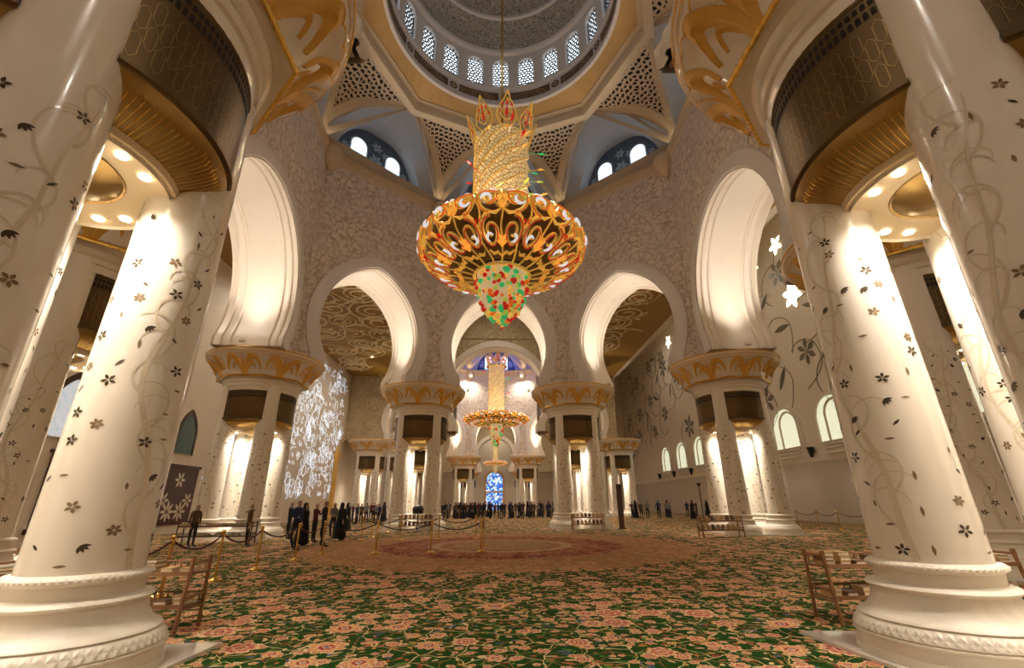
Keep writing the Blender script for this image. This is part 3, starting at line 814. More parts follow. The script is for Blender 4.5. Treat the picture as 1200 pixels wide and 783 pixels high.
# inlay meshes
FL, LF = [], []
uvm = inlay_uv()
for v_ in range(6):
    rdv = random.Random(50 + v_); mb = MB(); a0 = rdv.random() * 6
    if v_ < 4: petal_flower(mb, rdv.choice((5, 6, 5)), rdv.uniform(.062, .085), .036, uvm, .1, a0, 4)
    else:
        for k in range(4): petal_flower(mb, 1, .085, .032, uvm, .0, a0 + (k - 1.5) * .55, 4)
    FL.append(mb.mesh('inlay_flower', 'inlay_dark' if v_ % 3 else 'inlay_mid'))
for v_ in range(8):
    mb = MB(); a0 = v_ * .8; petal_flower(mb, 1, .045 + .009 * (v_ % 3), .032, uvm, -1, a0, 5); LF.append(mb.mesh('inlay_leaf', 'inlay_dark' if v_ % 2 else 'inlay_mid'))
def vine_mesh(seed):
    rv = random.Random(seed); mb = MB()
    def to3(u, v): r = rcol(v) + .003; return (r * cos(u / .5), r * sin(u / .5), v)
    trunk = []; u = 0
    for i in range(60):
        v = .98 + i * .075; u = .16 * sin(v * 1.5 + rv.random() * .03) + .05 * sin(v * 3.7); trunk.append((u, v))
    strip(mb, trunk, lambda t: .075 * (1 - .75 * t), to3)
    for i in range(4, 58, 5):
        sgn = 1 if (i // 5) % 2 else -1; x, y = trunk[i]; path = []
        ln = rv.uniform(.7, 1.15); ang = R_(70); curl = sgn * rv.uniform(1.4, 2.6)
        px, py = x, y
        for s_ in range(22):
            t = s_ / 21; a = ang * 1.0 + (pi / 2 - ang) + (-sgn) * (.75) + curl * (t ** 1.6) * 1.6
            px += cos(a) * ln / 22; py += sin(a) * ln / 22
            path.append((px, min(py, 5.6)))
        strip(mb, path, lambda t: .034 * (1 - .6 * t), to3)
        if rv.random() < .7:
            px, py = path[9]; p2 = []
            for s_ in range(14):
                a = pi / 2 + sgn * (.9 + s_ * .16); px += cos(a) * .03; py += sin(a) * .03; p2.append((px, min(py, 5.6)))
            strip(mb, p2, lambda t: .022 * (1 - .6 * t), to3)
    return mb.mesh('inlay_vine', 'inlay_vine')
VN = [vine_mesh(1), vine_mesh(2)]
def spots(seed, n):
    rv = random.Random(seed); out = []
    while len(out) < n:
        z = 1.05 + 4.3 * rv.random() ** 1.35; a = rv.random() * 2 * pi
        if all(abs(z - z2) > .17 or abs((a - a2 + pi) % (2 * pi) - pi) * .5 > .19 for a2, z2, _, _ in out):
            out.append((a, z, rv.random() < .42, rv.randrange(64)))
    return out
def inlay_joined(seed, n):
    mb = MB()
    for a, z, fl_, k in spots(seed, n):
        me = FL[k % 6] if fl_ else LF[k % 8]; s_ = (rcol(z) + .003) / .5
        vs = [Matrix.Rotation(a, 3, 'Z') @ Vector((v.co.x * s_, v.co.y * s_, v.co.z * .9)) + Vector((0, 0, z)) for v in me.vertices]
        mb.add(vs, [tuple(p.vertices) for p in me.polygons])
    return mb.mesh('inlay_sprigs', 'inlay_dark')
IJ = [inlay_joined(s_, 95) for s_ in (5, 6)]

def make_pier(x, y, scale, label, group=None, near=(), lights=True):
    p = empty('column_cluster', (x, y, 0), 0, scale); tag(p, label, 'column', group, 'thing')
    ob('plinth', ME['plinth'], p)
    for n_, (sx, sy) in enumerate(((1, 1), (-1, 1), (-1, -1), (1, -1))):
        c = ob('column', ME['shaft'], p, (sx * D, sy * D, 0)); rv = random.Random(int(x * 10 + y * 7) + n_)
        ob('base', ME['base'], c)
        face = atan2(CAM.y - y, CAM.x - x)
        ob('inlay_vine', VN[n_ % 2], c, rot=(0, 0, face + rv.uniform(-.5, .5)))
        if n_ in near:
            for a, z, fl_, k in spots(int(abs(x) * 100) + n_ + (9 if x < 0 else 0), 98):
                s_ = (rcol(z) + .004) / .5
                ob('inlay_flower' if fl_ else 'inlay_leaf', FL[k % 6] if fl_ else LF[k % 8], c, (0, 0, z), (0, 0, a), (s_, s_, .9))
        else:
            tag(ob('inlay_sprigs', IJ[n_ % 2], c, rot=(0, 0, rv.random() * 6)), kind='stuff')
    ob('drum', ME['neck'], p)
    for k in range(4):
        a = k * pi / 2; gr = ob('grille', ME['grille'], p, rot=(0, 0, a))
        ob('cove', ME['cove'], gr); ob('vent_slots', ME['slots'], gr); ob('flute_lines', ME['ribs'], gr); ob('hexagon_tracery', ME['hex'], gr)
        for s_ in (-1, 1):
            q = a + s_ * .17; ob('downlight', ME['lens'], p, (1.1 * cos(q), 1.1 * sin(q), 0))
        if lights:
            lamp('pier_downlight', 'SPOT', (1.02 * cos(a), 1.02 * sin(a), 5.34), L_PIER * scale * scale, NEUT, p, .12, 150, (-.12 * cos(a), -.12 * sin(a), -1))
    ob('soffit', ME['soffit'], p); ob('ceiling_rose', ME['medallion'], p)
    c = ob('capital', ME['capital'], p); ob('gold_rope_band', ME['ropeband'], c); ob('gold_rim', ME['rim'], c); ob('scallop_trim', ME['trim'], c)
    for k in range(8):
        ob('palmette', ME['palm0'], c, rot=(0, 0, k * pi / 4)); ob('palmette', ME['palm1'], c, rot=(0, 0, (k + .5) * pi / 4))
    return p
piers = [
    (0, 'ivory four-column pier with a low bookshelf and the dark leaning post'),
    (1, 'ivory four-column pier standing before the pale arched windows'),
    (2, 'ivory four-column pier half hidden behind the big inlaid columns by the window wall'),
    (3, 'large ivory four-column pier with flower inlay, bookshelf behind, away from the rope barrier'),
    (4, 'large ivory four-column pier with flower inlay where the rope barrier starts'),
    (5, 'ivory four-column pier half hidden near the pointed window and dark red panel'),
    (6, 'ivory four-column pier beside the glowing vine wall'),
    (7, 'ivory four-column pier with a bookshelf and the small black speaker')]
for i, lab in piers:
    p = OCT[i]
    near = {3: (0, 1, 2), 4: (0, 1, 3)}.get(i, ())
    make_pier(p.x, p.y + HC, 1, lab, None, near)
for i in range(8):
    p = OCT[i] * HS
    if i in (3, 4): p.x = 7.7 if p.x > 0 else -7.7
    make_pier(p.x, p.y + HC2, HS, 'distant ivory four-column pier ' + {0: 'framing the stained glass view behind the crowd', 7: 'framing the stained glass view behind the crowd', 3: 'carrying the wide ochre arch before the crowd', 4: 'carrying the wide ochre arch before the crowd', 1: 'of the second hall, flower wall side, beyond the crowd', 2: 'of the second hall, flower wall side, level with the crowd', 5: 'of the second hall, vine wall side, level with the crowd', 6: 'of the second hall, vine wall side, beyond the crowd'}[i], 'piers of the second hall')
for sx in (-1, 1):
    make_pier(sx * 16.6, 62, 1, 'distant ivory four-column pier in the aisle ' + ('at the end of the glowing vine wall' if sx < 0 else 'along the star-lit flower wall'), 'side aisle piers')

# floodlights that stand on the capitals and wash the arch reveals
flm = MB().box((-.10, -.14, 0), (.10, .14, .03)); flm.box((-.06, -.12, .05), (.06, .12, .17)); flm.box((-.07, -.15, .02), (-.05, -.12, .12)); flm.box((-.07, .12, .02), (-.05, .15, .12))
FLM = flm.mesh('floodlight', 'ivory')
lens = MB().box((-.045, -.10, .17), (.045, .10, .175)).mesh('lens', 'lampdisc')
for p, t, i in lampjobs:
    for hall, (s, cy) in enumerate(((1, HC), (HS, HC2))):
        if i == 3: continue
        o = ob('floodlight', FLM, None, (p.x * s, p.y * s + cy, 9.53 * s), (0, 0, atan2(t.y, t.x)))
        ob('lens', lens, o)
        tag(o, 'small white floodlight on a pier capital under the horseshoe arch' if hall == 0 else 'tiny floodlight on a capital of the second hall', 'floodlight', 'arch floodlights' if hall == 0 else 'second hall floodlights')
        d = Vector((t.x * .35, t.y * .35, 1))
        lamp('arch_flood', 'SPOT', (0, 0, .2), L_ARCH * s * s * (1 if hall == 0 else 1.5), NEUT, o, .18, 84, (.10, 0, 1))

# second domed hall repeats the first
for o in HALL:
    if o.name == 'wall_near': continue
    c = copy_tree(o); c.location = (0, HC2, 0); c.scale = (HS,) * 3
    c['label'] = o['label'].split(' with ')[0] + ' of the second domed hall behind the crowd'
# lamps of both halls: cornice wash, niche lamps
for hall, (s, cy) in enumerate(((1, HC), (HS, HC2))):
    for k in range(8):
        a = k * pi / 4
        n_ = lamp('niche_lamp', 'POINT', (13.2 * s * cos(a), 13.2 * s * sin(a) + cy, 25.2 * s), L_NICHE * (1 if hall == 0 else 14), (.35, .6, 1) if hall == 0 else (.02, .07, 1), None, .2)
        b = a + pi / 8
        lamp('cornice_lamp', 'SPOT', (12.9 * s * cos(b), 12.9 * s * sin(b) + cy, 25.0 * s), L_LEDGE * (1 if hall == 0 else 2), WARM, None, .15, 150, (-cos(b) * .5, -sin(b) * .5, 1))

for k in range(8):                            # small downlights under the cornice of the second hall
    a = k * pi / 4 + pi / 8; q_ = 12.0 * HS
    o = ob('cornice_downlight', MB().lathe([(.01, 0), (.1, 0), (.14, .06), (.14, .2)], 12).mesh('cornice_downlight', 'lampdisc'), None, (q_ * cos(a), q_ * sin(a) + HC2, 23.4 * HS))
    tag(o, 'small downlight under the cornice of the second domed hall', 'lamp', 'cornice downlights of the second hall')
    lamp('cornice_down', 'SPOT', (0, 0, -.05), 1500, NEUT, o, .15, 150, (cos(a) * .1, sin(a) * .1, -1))
# cross arches in the side aisles
def aisle_wall(name, x0, x1, y, cx, hw, label, z0=9.5, zt=15.4, zs=10.2, zw=Z_CEIL, zc=12.2):
    ol = arch_outline(hw, zc, zt, zs, z0)
    mb = MB()
    for d in (-.9, .9):
        lp = [(x0, z0), (x0, zw), (x1, zw), (x1, z0)] + [(x + cx, z) for x, z in ol]
        mb.poly([lp], lambda x, z, d=d: (x, y + d, z))
    o = struct(mb.build(name, 'relief_gold'), label)
    rv = MB(); rows = [[(x + cx, y + d, z) for x, z in arch_outline(hw, zc, zt, zs, z0, grow=g)] for d, g in ((-1.0, .7), (-1.0, .05), (-.9, 0), (-.5, .08), (.5, .08), (.9, 0), (1, .7))]
    rv.grid(rows); rv.build('arch_reveal', 'intrados', o, True)
    return o
aisle_wall('wall_aisle_left', X_L, -9.2, 62, -12.4, 2.3, 'ochre carved cross wall with arch beside the glowing vines')
aisle_wall('wall_aisle_right', 9.2, X_STEP, 62, 12.4, 2.3, 'ochre carved cross wall with arch beside the flower wall')
aisle_wall('wall_far_arch', -13, 13, 88.5, 0, 3.3, 'ochre carved wall with a round arch before the stained glass window', 7.1, 13.3, 7.9, Z_CEIL, 10.0)
for sx in (-1, 1):
    make_pier(sx * 5.0, 88.5, .75, 'small distant ivory pier beside the stained glass window', 'piers by the stained glass')
aisle_wall('wall_hall_entry', -10.5, 10.5, 46.5, 0, 5.0, 'ochre carved wall with a wide arch into the second domed hall', 8.36, 17.3, 9.2, VZ)
# fill lamps added under the ceilings to lift the ambient light
AL = MB().lathe([(.01, 0), (.07, 0), (.09, .02), (.09, .06)], 16).mesh('fill_lamp', 'lampdisc')
for x, y, z in [(-17.5, 8, Z_CEIL), (-17.5, 20, Z_CEIL), (-17, 32, Z_CEIL), (-15, 42, Z_CEIL), (-15, 52, Z_CEIL), (21.5, 6, Z_HIGH), (21.5, 20, Z_HIGH), (21.5, 34, Z_HIGH), (21.5, 48, Z_HIGH), (21.5, 66, Z_HIGH),
                (12, 42, Z_CEIL), (0, 40, 22.6), (-4.5, -4, Z_CEIL), (4.5, -4, Z_CEIL), (0, 78, Z_CEIL), (-10, 80, Z_CEIL), (10, 80, Z_CEIL), (0, 83, Z_CEIL), (0, 92, Z_CEIL), (-12, -2, Z_CEIL), (12, -2, Z_CEIL)]:
    o = ob('fill_lamp', AL, None, (x, y, z - .07)); tag(o, 'round fill lamp added under the ceiling', 'lamp', 'added fill lamps')
    lamp('fill_light', 'SPOT', (0, 0, -.05), L_FILL, NEUT, o, .25, 165, (0, 0, -1))

# ================================================================ CHANDELIERS
CG = {}
t_ = NT('chandelier_scale_glass'); v_ = t_.coord()
sp_ = t_.n('ShaderNodeSeparateXYZ'); t_.put(sp_.inputs[0], v_)
an_ = t_.math('ARCTAN2', sp_.outputs[1], sp_.outputs[0])
cb_ = t_.n('ShaderNodeCombineXYZ'); t_.put(cb_.inputs[0], t_.math('ADD', t_.math('MULTIPLY', an_, 2.6), t_.math('MULTIPLY', sp_.outputs[2], 1.6)))
t_.put(cb_.inputs[1], t_.math('SUBTRACT', t_.math('MULTIPLY', sp_.outputs[2], 1.5), t_.math('MULTIPLY', an_, .9)))
vo_ = t_.vor(cb_.outputs[0], 2.2, 'DISTANCE_TO_EDGE', .7, '2D')[0]
ln_ = t_.ramp(vo_, [(.0, (.16, .09, .03)), (.07, (.55, .40, .20)), (.25, (.86, .74, .52))])
t_.bump(vo_, .5, .05); t_.put(t_.b.inputs['Emission Color'], t_.mix(1, ln_, (1, .80, .48), 'MULTIPLY'))
CG['scale'] = t_.set(ln_, .3, 0, es=.42)
def glow(name, c, es): return plain(name, c, .15, 0, .5, emit=c, es=es)
CG['amber'] = glow('amber_glass', (1, .55, .10), .42); CG['red'] = glow('red_glass', (.75, .02, .015), .3); CG['green'] = glow('green_glass', (.05, .72, .22), .3)
CG['orange'] = glow('orange_glass', (1, .20, .02), .3); CG['white'] = glow('crystal_glass', (.88, .92, 1), .6); CG['lime'] = glow('lime_glass', (.55, .72, .10), .3)
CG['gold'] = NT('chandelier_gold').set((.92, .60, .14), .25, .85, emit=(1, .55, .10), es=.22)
CG['crimson'] = glow('crimson_enamel', (.65, .03, .02), .3)
CG['bowl'] = mottled('chandelier_inner_bowl', (.05, .03, .014), (.20, .13, .06), 5, .4, metal=.3)
CG['core'] = NT('crystal_core').set((.7, .55, .32), .3, emit=(1, .74, .38), es=.3)
BP = [(1.35, 13.55), (2.2, 13.95), (3.0, 13.95), (3.55, 13.65), (3.84, 13.2), (3.74, 12.72), (3.3, 12.32), (2.6, 12.02), (1.85, 11.82), (1.3, 11.7)]
def prof_at(s):
    s = min(max(s, 0), 1) * (len(BP) - 1); i = min(int(s), len(BP) - 2); t = s - i
    def cr(k):
        p0, p1, p2, p3 = BP[max(i - 1, 0)], BP[i], BP[i + 1], BP[min(i + 2, len(BP) - 1)]
        a, b, c, d = p0[k], p1[k], p2[k], p3[k]
        return .5 * (2 * b + (c - a) * t + (2 * a - 5 * b + 4 * c - d) * t * t + (3 * b - a - 3 * c + d) * t ** 3)
    return cr(0), cr(1)
def bsurf(a, s, lift=0):
    r, z = prof_at(s); r1, z1 = prof_at(min(s + .02, 1)); r0, z0 = prof_at(max(s - .02, 0))
    tx, tz = r1 - r0, z1 - z0; l = sqrt(tx * tx + tz * tz) or 1; nr, nz = -tz / l, tx / l
    if nr * r + nz * (z - 12.9) < 0: nr, nz = -nr, -nz
    r += nr * lift; z += nz * lift
    return (r * cos(a), r * sin(a), z)
def scroll_path(a0, s0, ra, rs, turns, start, n=22, decay=.78):
    out = []
    for i in range(n):
        t = i / (n - 1); an = start + turns * 2 * pi * t; k = 1 - decay * t
        out.append((a0 + ra * k * cos(an), s0 + rs * k * sin(an)))
    return out
SECT = 11
ORN = []                                      # (name, mesh) for one sector, shared by every sector and chandelier
def orn_tube(name, path, r, mat, lift=.06, seg=5, taper=None):
    ORN.append((name, MB().tube([bsurf(a, s, lift) for a, s in path], r, seg, taper=taper).mesh(name, mat, True)))
def orn_leaf(name, path, w_, mat, lift=.12):
    mb = MB(); rows = []; n = len(path)
    for i, (a, s) in enumerate(path):
        t = i / (n - 1); a0, s0 = path[max(i - 1, 0)]; a1, s1 = path[min(i + 1, n - 1)]
        da, ds = (a1 - a0) * 3.2, (s1 - s0) * 7; l = sqrt(da * da + ds * ds) or 1; ww_ = w_ * sin(pi * (.08 + .9 * t))
        na, ns = -ds / l * ww_ / 3.2, da / l * ww_ / 7
        rows.append([bsurf(a + na, s + ns, lift * .4), bsurf(a, s, lift + .05), bsurf(a - na, s - ns, lift * .4)])
    mb.grid(rows); ORN.append((name, mb.mesh(name, mat, True)))
hs = pi / SECT
tp_ = lambda t: 1.15 - .5 * t
for sg in (-1, 1):
    for s0, ra, rs, dr, mt2 in ((.18, .44, .10, 1, 'crimson'), (.43, .48, .13, -1, 'orange'), (.70, .46, .12, 1, 'crimson')):
        pth = scroll_path(sg * hs * .5, s0, hs * ra, rs, sg * dr * 1.6, -dr * pi / 2, 26, .8)
        orn_tube('scroll', pth, .085, CG['gold'], .09, 5, tp_)
        orn_tube('enamel_edge', [(a, s + .008) for a, s in pth[:17]], .032, CG[mt2], .17, 4)
    for s0, k in ((.30, 1), (.57, -1), (.86, 1)):
        orn_leaf('leaf', [(sg * hs * .05, s0 + .03 * k), (sg * hs * .28, s0), (sg * hs * .6, s0 + .012 * k), (sg * hs * .85, s0 - .03 * k)], .12, CG['gold' if k > 0 else 'amber'], .12)
    orn_tube('crystal_curl', scroll_path(sg * hs * .62, .46, hs * .22, .045, sg * .6, .4, 10, .4), .06, CG['white'], .2, 5, lambda t: .4 + .9 * sin(pi * t))
    orn_tube('crystal_curl', scroll_path(sg * hs * .30, .27, hs * .2, .04, -sg * .6, 1.2, 10, .4), .06, CG['white'], .2, 5, lambda t: .4 + .9 * sin(pi * t))
    orn_tube('crystal_curl', scroll_path(sg * hs * .55, .73, hs * .2, .035, -sg * .6, 2, 10, .4), .05, CG['white'], .18, 5, lambda t: .4 + .9 * sin(pi * t))
    orn_leaf('leaf', [(sg * hs * .95, .36), (sg * hs * .86, .42), (sg * hs * .95, .49)], .06, CG['lime'], .14)
    orn_leaf('leaf', [(sg * hs * .95, .60), (sg * hs * .86, .66), (sg * hs * .95, .72)], .05, CG['red'], .14)
orn_tube('stem', [(.015 * sin(i), .05 + .92 * i / 16) for i in range(17)], .045, CG['gold'])
orn_tube('stem', [(hs + .04 * sin(i * .9), .05 + .92 * i / 16) for i in range(17)], .045, CG['gold'])
for k, s0 in enumerate((.26, .54, .80)):
    for j in range(5):
        a = (j - 2) * .55; orn_leaf('palmette_leaf', [(0, s0), (hs * .14 * sin(a), s0 - .045 * cos(a)), (hs * .34 * sin(a), s0 - .11 * cos(a))], .08, CG['amber' if j % 2 else 'gold'], .2)
RIMT = [MB().tube([bsurf(2 * pi * j / 60, s0, .03) for j in range(61)], .08, 6, False).mesh('rim', CG['gold'], True) for s0 in (.0, 1.0)]
bw = MB(); bw.grid([[bsurf(2 * pi * j / 48, s / 20, -.22) for j in range(48)] for s in range(21)], True); BOWL = bw.mesh('bowl', CG['bowl'], True)
cb = MB(); rows = []
for i in range(41):
    z = 13.7 + 6.0 * i / 40; row = []
    for j in range(108):
        a = 2 * pi * j / 108; fr = ((a / (2 * pi)) * 9 - (z - 13.7) * 1.15) % 1
        row.append(((1.30 + .16 * fr) * cos(a), (1.30 + .16 * fr) * sin(a), z))
    rows.append(row)
cb.grid(rows, True); CCOL = cb.mesh('lit_column', CG['scale'], True)
sm = MB()
for k in range(9):
    sm.tube([((1.47) * cos(a), 1.47 * sin(a), 13.7 + 6 * i / 40) for i, a in [(i, 2 * pi / 9 * (k - .02) + 6 * i / 40 * 1.15 * 2 * pi / 9) for i in range(41)]], .035, 4)
SEAM = sm.mesh('spiral_seam', CG['gold'], True)
CORE = MB().lathe([(1.2, 11.85), (1.12, 11.0), (1.0, 10.5), (.85, 10.05), (.55, 9.7), (.25, 9.45), (.04, 9.3)], 28).mesh('crystal_core', CG['core'], True)
BALL = {k: MB().sphere((0, 0, 0), 1, 10, 7).mesh('glass_bead', CG[k], True) for k in ('red', 'green', 'amber', 'orange', 'lime')}
# crown finial in its own plane (x outward, z up)
def finial():
    g = MB(); out = []
    for i in range(21):
        t = i / 20; a = pi * t; wd = .62 * sin(a) ** .8 * (1 - .35 * t); 
    pts = []
    for sg in (-1, 1):
        pt_ = [(0, 0), (.35, .15), (.58, .55), (.52, 1.0), (.34, 1.35), (.16, 1.65), (0, 2.15)]
        g.tube([(0.0, sg * x, z) for x, z in pt_], .05, 5)
        g.tube([(0.02, sg * x, z) for x, z in [(0, .35), (.22, .5), (.34, .75), (.28, 1.0), (.14, 1.02), (.12, .85), (.2, .8)]], .035, 5)
        g.tube([(0.02, sg * x, z) for x, z in [(0, 1.7), (.1, 1.4), (.2, 1.2), (.1, 1.12)]], .03, 5)
    return g.mesh('crown_finial', CG['gold'], True)
FIN = finial()
r_ = MB()
for (x, z, l, wd) in ((0, .5, .8, .12), (0, 1.2, .55, .08)):
    r_.add([(.0, 0, z), (.0, wd, z + l * .4), (.0, 0, z + l), (.0, -wd, z + l * .4), (.06, 0, z + l * .4), (-.06, 0, z + l * .4)], [(0, 1, 4), (1, 2, 4), (2, 3, 4), (3, 0, 4), (0, 5, 1), (1, 5, 2), (2, 5, 3), (3, 5, 0)])
for sg in (-1, 1):
    for (y, z, a) in ((.40, .75, .5), (.28, 1.2, .3)):
        c_, s_ = cos(a), sin(a); L_ = .3
        q_ = [(0, 0), (.06, L_ * .4), (0, L_), (-.06, L_ * .4)]
        r_.add([(.03, sg * (y + u * c_ - v * s_ * .4), z + v) for u, v in q_] + [(-.03, sg * (y + u * c_ - v * s_ * .4), z + v) for u, v in q_], [(0, 1, 2, 3), (4, 7, 6, 5)])
FINR = r_.mesh('red_leaf', CG['crimson'])
lfm = MB(); lfm.tube([(0, 0, 0), (.5, 0, .1)], .015, 4); lfm.add([(.45, 0, .1), (.7, .09, .16), (1.0, 0, .16), (.7, -.09, .16), (.7, 0, .22), (.7, 0, .08)], [(0, 1, 4), (1, 2, 4), (2, 3, 4), (3, 0, 4), (0, 5, 1), (1, 5, 2), (2, 5, 3), (3, 5, 0)])
LEAFC = {k: lfm.mesh('spray_leaf', CG[k]) for k in ('red', 'amber', 'lime', 'green')}
def chandelier(x, y, z, s, rodtop, label, nb_=150, light=True, flat=1.0, slim=1.0):
    c = empty('chandelier', (x, y, z), .13, s); tag(c, label, 'chandelier')
    fl_, fs = (0, 0, 12.9 * (1 - flat)), (1, 1, flat); up_ = .55 * (1 - flat) * 2
    for n_, me in (('bowl', BOWL), ('rim', RIMT[0]), ('rim', RIMT[1])): ob(n_, me, c, fl_, None, fs)
    for n_, me in (('lit_column', CCOL), ('spiral_seam', SEAM)): ob(n_, me, c, None, None, (slim, slim, 1))
    ob('crystal_core', CORE, c, (0, 0, up_), None, (slim, slim, 1))
    for k in range(SECT):
        for n_, me in ORN: ob(n_, me, c, fl_, (0, 0, 2 * pi * k / SECT), fs)
    for k in range(8):
        a = 2 * pi * k / 8
        for tilt, rr_, zz, sc_ in ((.30, 1.38, 19.55, .9),):
            f_ = ob('crown_finial', FIN, c, (rr_ * slim * cos(a), rr_ * slim * sin(a), zz), (0, tilt, a), sc_); ob('red_leaf', FINR, f_)
    rv = random.Random(21); ks = ['red', 'green', 'amber', 'orange', 'red', 'amber', 'green', 'lime']
    for i in range(nb_):
        t = rv.random() ** .8; z_ = 11.75 - 2.3 * t; r_ = 1.2 * sqrt(max(1 - t ** 1.5, .0)) + .05; a = rv.random() * 6.283
        ob('glass_bead', BALL[ks[i % 8]], c, (r_ * slim * cos(a), r_ * slim * sin(a), z_ - .1 + up_), None, rv.choice((.08, .09, .11, .13, .16, .11)))
    for i, z_ in enumerate((9.42, 9.26, 9.14, 9.04)): ob('glass_bead', BALL[('red', 'green', 'amber', 'red')[i]], c, (0, 0, z_ + up_), None, .10 - .012 * i)
    for i in range(14):
        a = rv.uniform(-1.6, .6) if i % 3 else rv.random() * 6.28; z_ = 14.8 + rv.random() * 4.4
        ob('spray_leaf', LEAFC[('red', 'amber', 'lime', 'green')[i % 4]], c, (1.42 * slim * cos(a), 1.42 * slim * sin(a), z_), (0, rv.uniform(-.5, .3), a))
    rod = MB().tube([(0, 0, 19.5), (0, 0, (rodtop - z) / s)], .07 , 8); rod.lathe([(.07, 19.75), (.5, 19.75), (.6, 19.65), (1.3, 19.7), (1.3, 19.5)], 20)
    rod.build('rod', 'brass', c, True)
    if light:
        for k in range(8):
            a = k * pi / 4 + .4
            lamp('chandelier_lamp', 'POINT', (3.3 * cos(a), 3.3 * sin(a), 14.9), L_CHAND / 8 * (1 if s == 1 else 2), WARM, c, .2)
    return c
chandelier(0, HC, 0, 1, 44.3, 'huge gold scrollwork chandelier with red and green glass beads in the near hall', 290)
chandelier(0, HC2, -2.2, 1.10, 39.25, 'second gold chandelier seen through the arch on the hall axis', 110, True, .5, .66)
chandelier(0, 86, 1.4, .55, Z_CEIL, 'smallest distant chandelier hanging above the stained glass window', 40, False, .6, .66)

# ================================================================ OUTER WALL DETAIL
# glowing fibre vines on the qibla wall
gm = MB(); rv = random.Random(5); XV = X_L + .06
def gv(y, z): return (XV, y, z)
for k in range(620):
    y = rv.uniform(33, 59.2); z = 2.6 + 14.4 * rv.random()
    r0 = rv.choice((.16, .22, .3, .5, .75)); st = rv.random() * 6.28; tn = rv.choice((-1, 1)) * rv.uniform(.5, 1.25)
    gm.tube([gv(y + r0 * (1 - .6 * i / 14) * cos(st + tn * 6.28 * i / 14), z + r0 * (1 - .6 * i / 14) * sin(st + tn * 6.28 * i / 14)) for i in range(15)], .018, 3)
    if k % 3 == 0: gm.tube([gv(y + r0, z - .2), gv(y + r0 + .35, z - .2)], .028, 3)
tag(gm.build('glowing_vine', plain('white_fibre_light', (.8, .88, 1), .4, emit=(.74, .86, 1), es=.95)), 'glowing white vine tracery curling over the qibla wall', 'light decoration', kind='stuff')
gp = MB().lathe([(.1, 0), (.38, 0), (.38, .5), (.28, .7), (.28, 6.6), (.4, 7), (.4, 7.4), (.2, 7.9), (.02, 8.8)], 14, mod=lambda k, a: 1 + (.1 * sin(7 * a) if 2 < k < 5 else 0))
tag(gp.build('gilded_pilaster', 'gold', None, True, (X_L + .5, 57.5, 0)), 'slim gilded pilaster standing against the glowing vine wall', 'pilaster')
# pointed windows and dark red panels
def pointed(w_, h_, n=8):
    R0 = w_; out = [(-w_ / 2, 0), (w_ / 2, 0)]
    a1 = math.acos(.5); hs_ = h_ - R0 * sin(a1)
    out += [(-w_ / 2 + R0 * cos(a1 * i / n), hs_ + R0 * sin(a1 * i / n)) for i in range(n + 1)]
    out += [(w_ / 2 - R0 * cos(a1 * (n - i) / n), hs_ + R0 * sin(a1 * (n - i) / n)) for i in range(1, n + 1)]
    return out
t_ = NT('frosted_window_glass'); v_ = t_.coord(); n_ = t_.noise(v_, 4, 5)
WGL = t_.set(t_.mix(n_, (.35, .42, .5), (.75, .8, .85)), .5, emit=t_.mix(n_, (.30, .35, .40), (.80, .83, .86)), es=.7)
t_ = NT('green_window_glass'); WGR = t_.set((.06, .09, .075), .2, emit=(.10, .16, .13), es=.12)
for k, (y, z, w2, h2, mt) in enumerate([(21.4, 4.55, 1.7, 2.75, WGL), (30.0, 4.7, 1.6, 2.5, WGR), (13.5, 4.55, 1.7, 2.75, WGL)]):
    fr = MB(); fr.poly([pointed(w2 + .3, h2 + .35), pointed(w2, h2)[::-1]], lambda a, b: (X_L + .06, y + a, z + b - .08))
    lp = pointed(w2 + .3, h2 + .35); fr.grid([[(X_L + .06, y + a, z + b - .08) for a, b in lp], [(X_L, y + a, z + b - .08) for a, b in lp]], True)
    o = fr.build('window_%d' % (k + 1), 'wood_dark'); struct(o, ['frosted pointed window above the dark red panel', 'greenish pointed window beside the next panel', 'frosted pointed window behind the big inlaid columns'][k], 'window')
    MB().poly([pointed(w2, h2)], lambda a, b: (X_L + .03, y + a, z + b)).build('pane', mt, o)
RP_ = mottled('dark_red_marble', (.035, .008, .007), (.07, .018, .014), 6, .3)
for k, (y0, y1) in enumerate(((21.4, 25.9), (28.6, 32.0), (12.5, 17.5))):
    pn = MB().box((X_L + .012, y0, .7), (X_L + .08, y1, 3.85)); pn.box((X_L + .012, y0 - .15, .5), (X_L + .12, y1 + .15, .7)); pn.box((X_L + .012, y0 - .15, 3.85), (X_L + .12, y1 + .15, 4.0))
    o = pn.build('carved_panel', RP_); tag(o, ['dark red panel with pale star flowers below the frosted pointed window', 'dark red panel with pale star flowers beside the vine-wall pier', 'dark red panel with pale star flowers behind the big inlaid columns'][k], 'panel')
    for j in range(5):
        ff = MB(); y = y0 + .6 + (y1 - y0 - 1.2) * j / 4; z = 1.25 if j % 2 else 2.3
        if j % 2 == 0: z = 3.1 if j == 2 else 1.9
        petal_flower(ff, 8 if j % 2 else 6, .62 if j % 2 else .5, .18, lambda a, b, y=y, z=z: (X_L + .09, y + a, z + b)); ff.build('star_flower', 'inlay_vine', o)
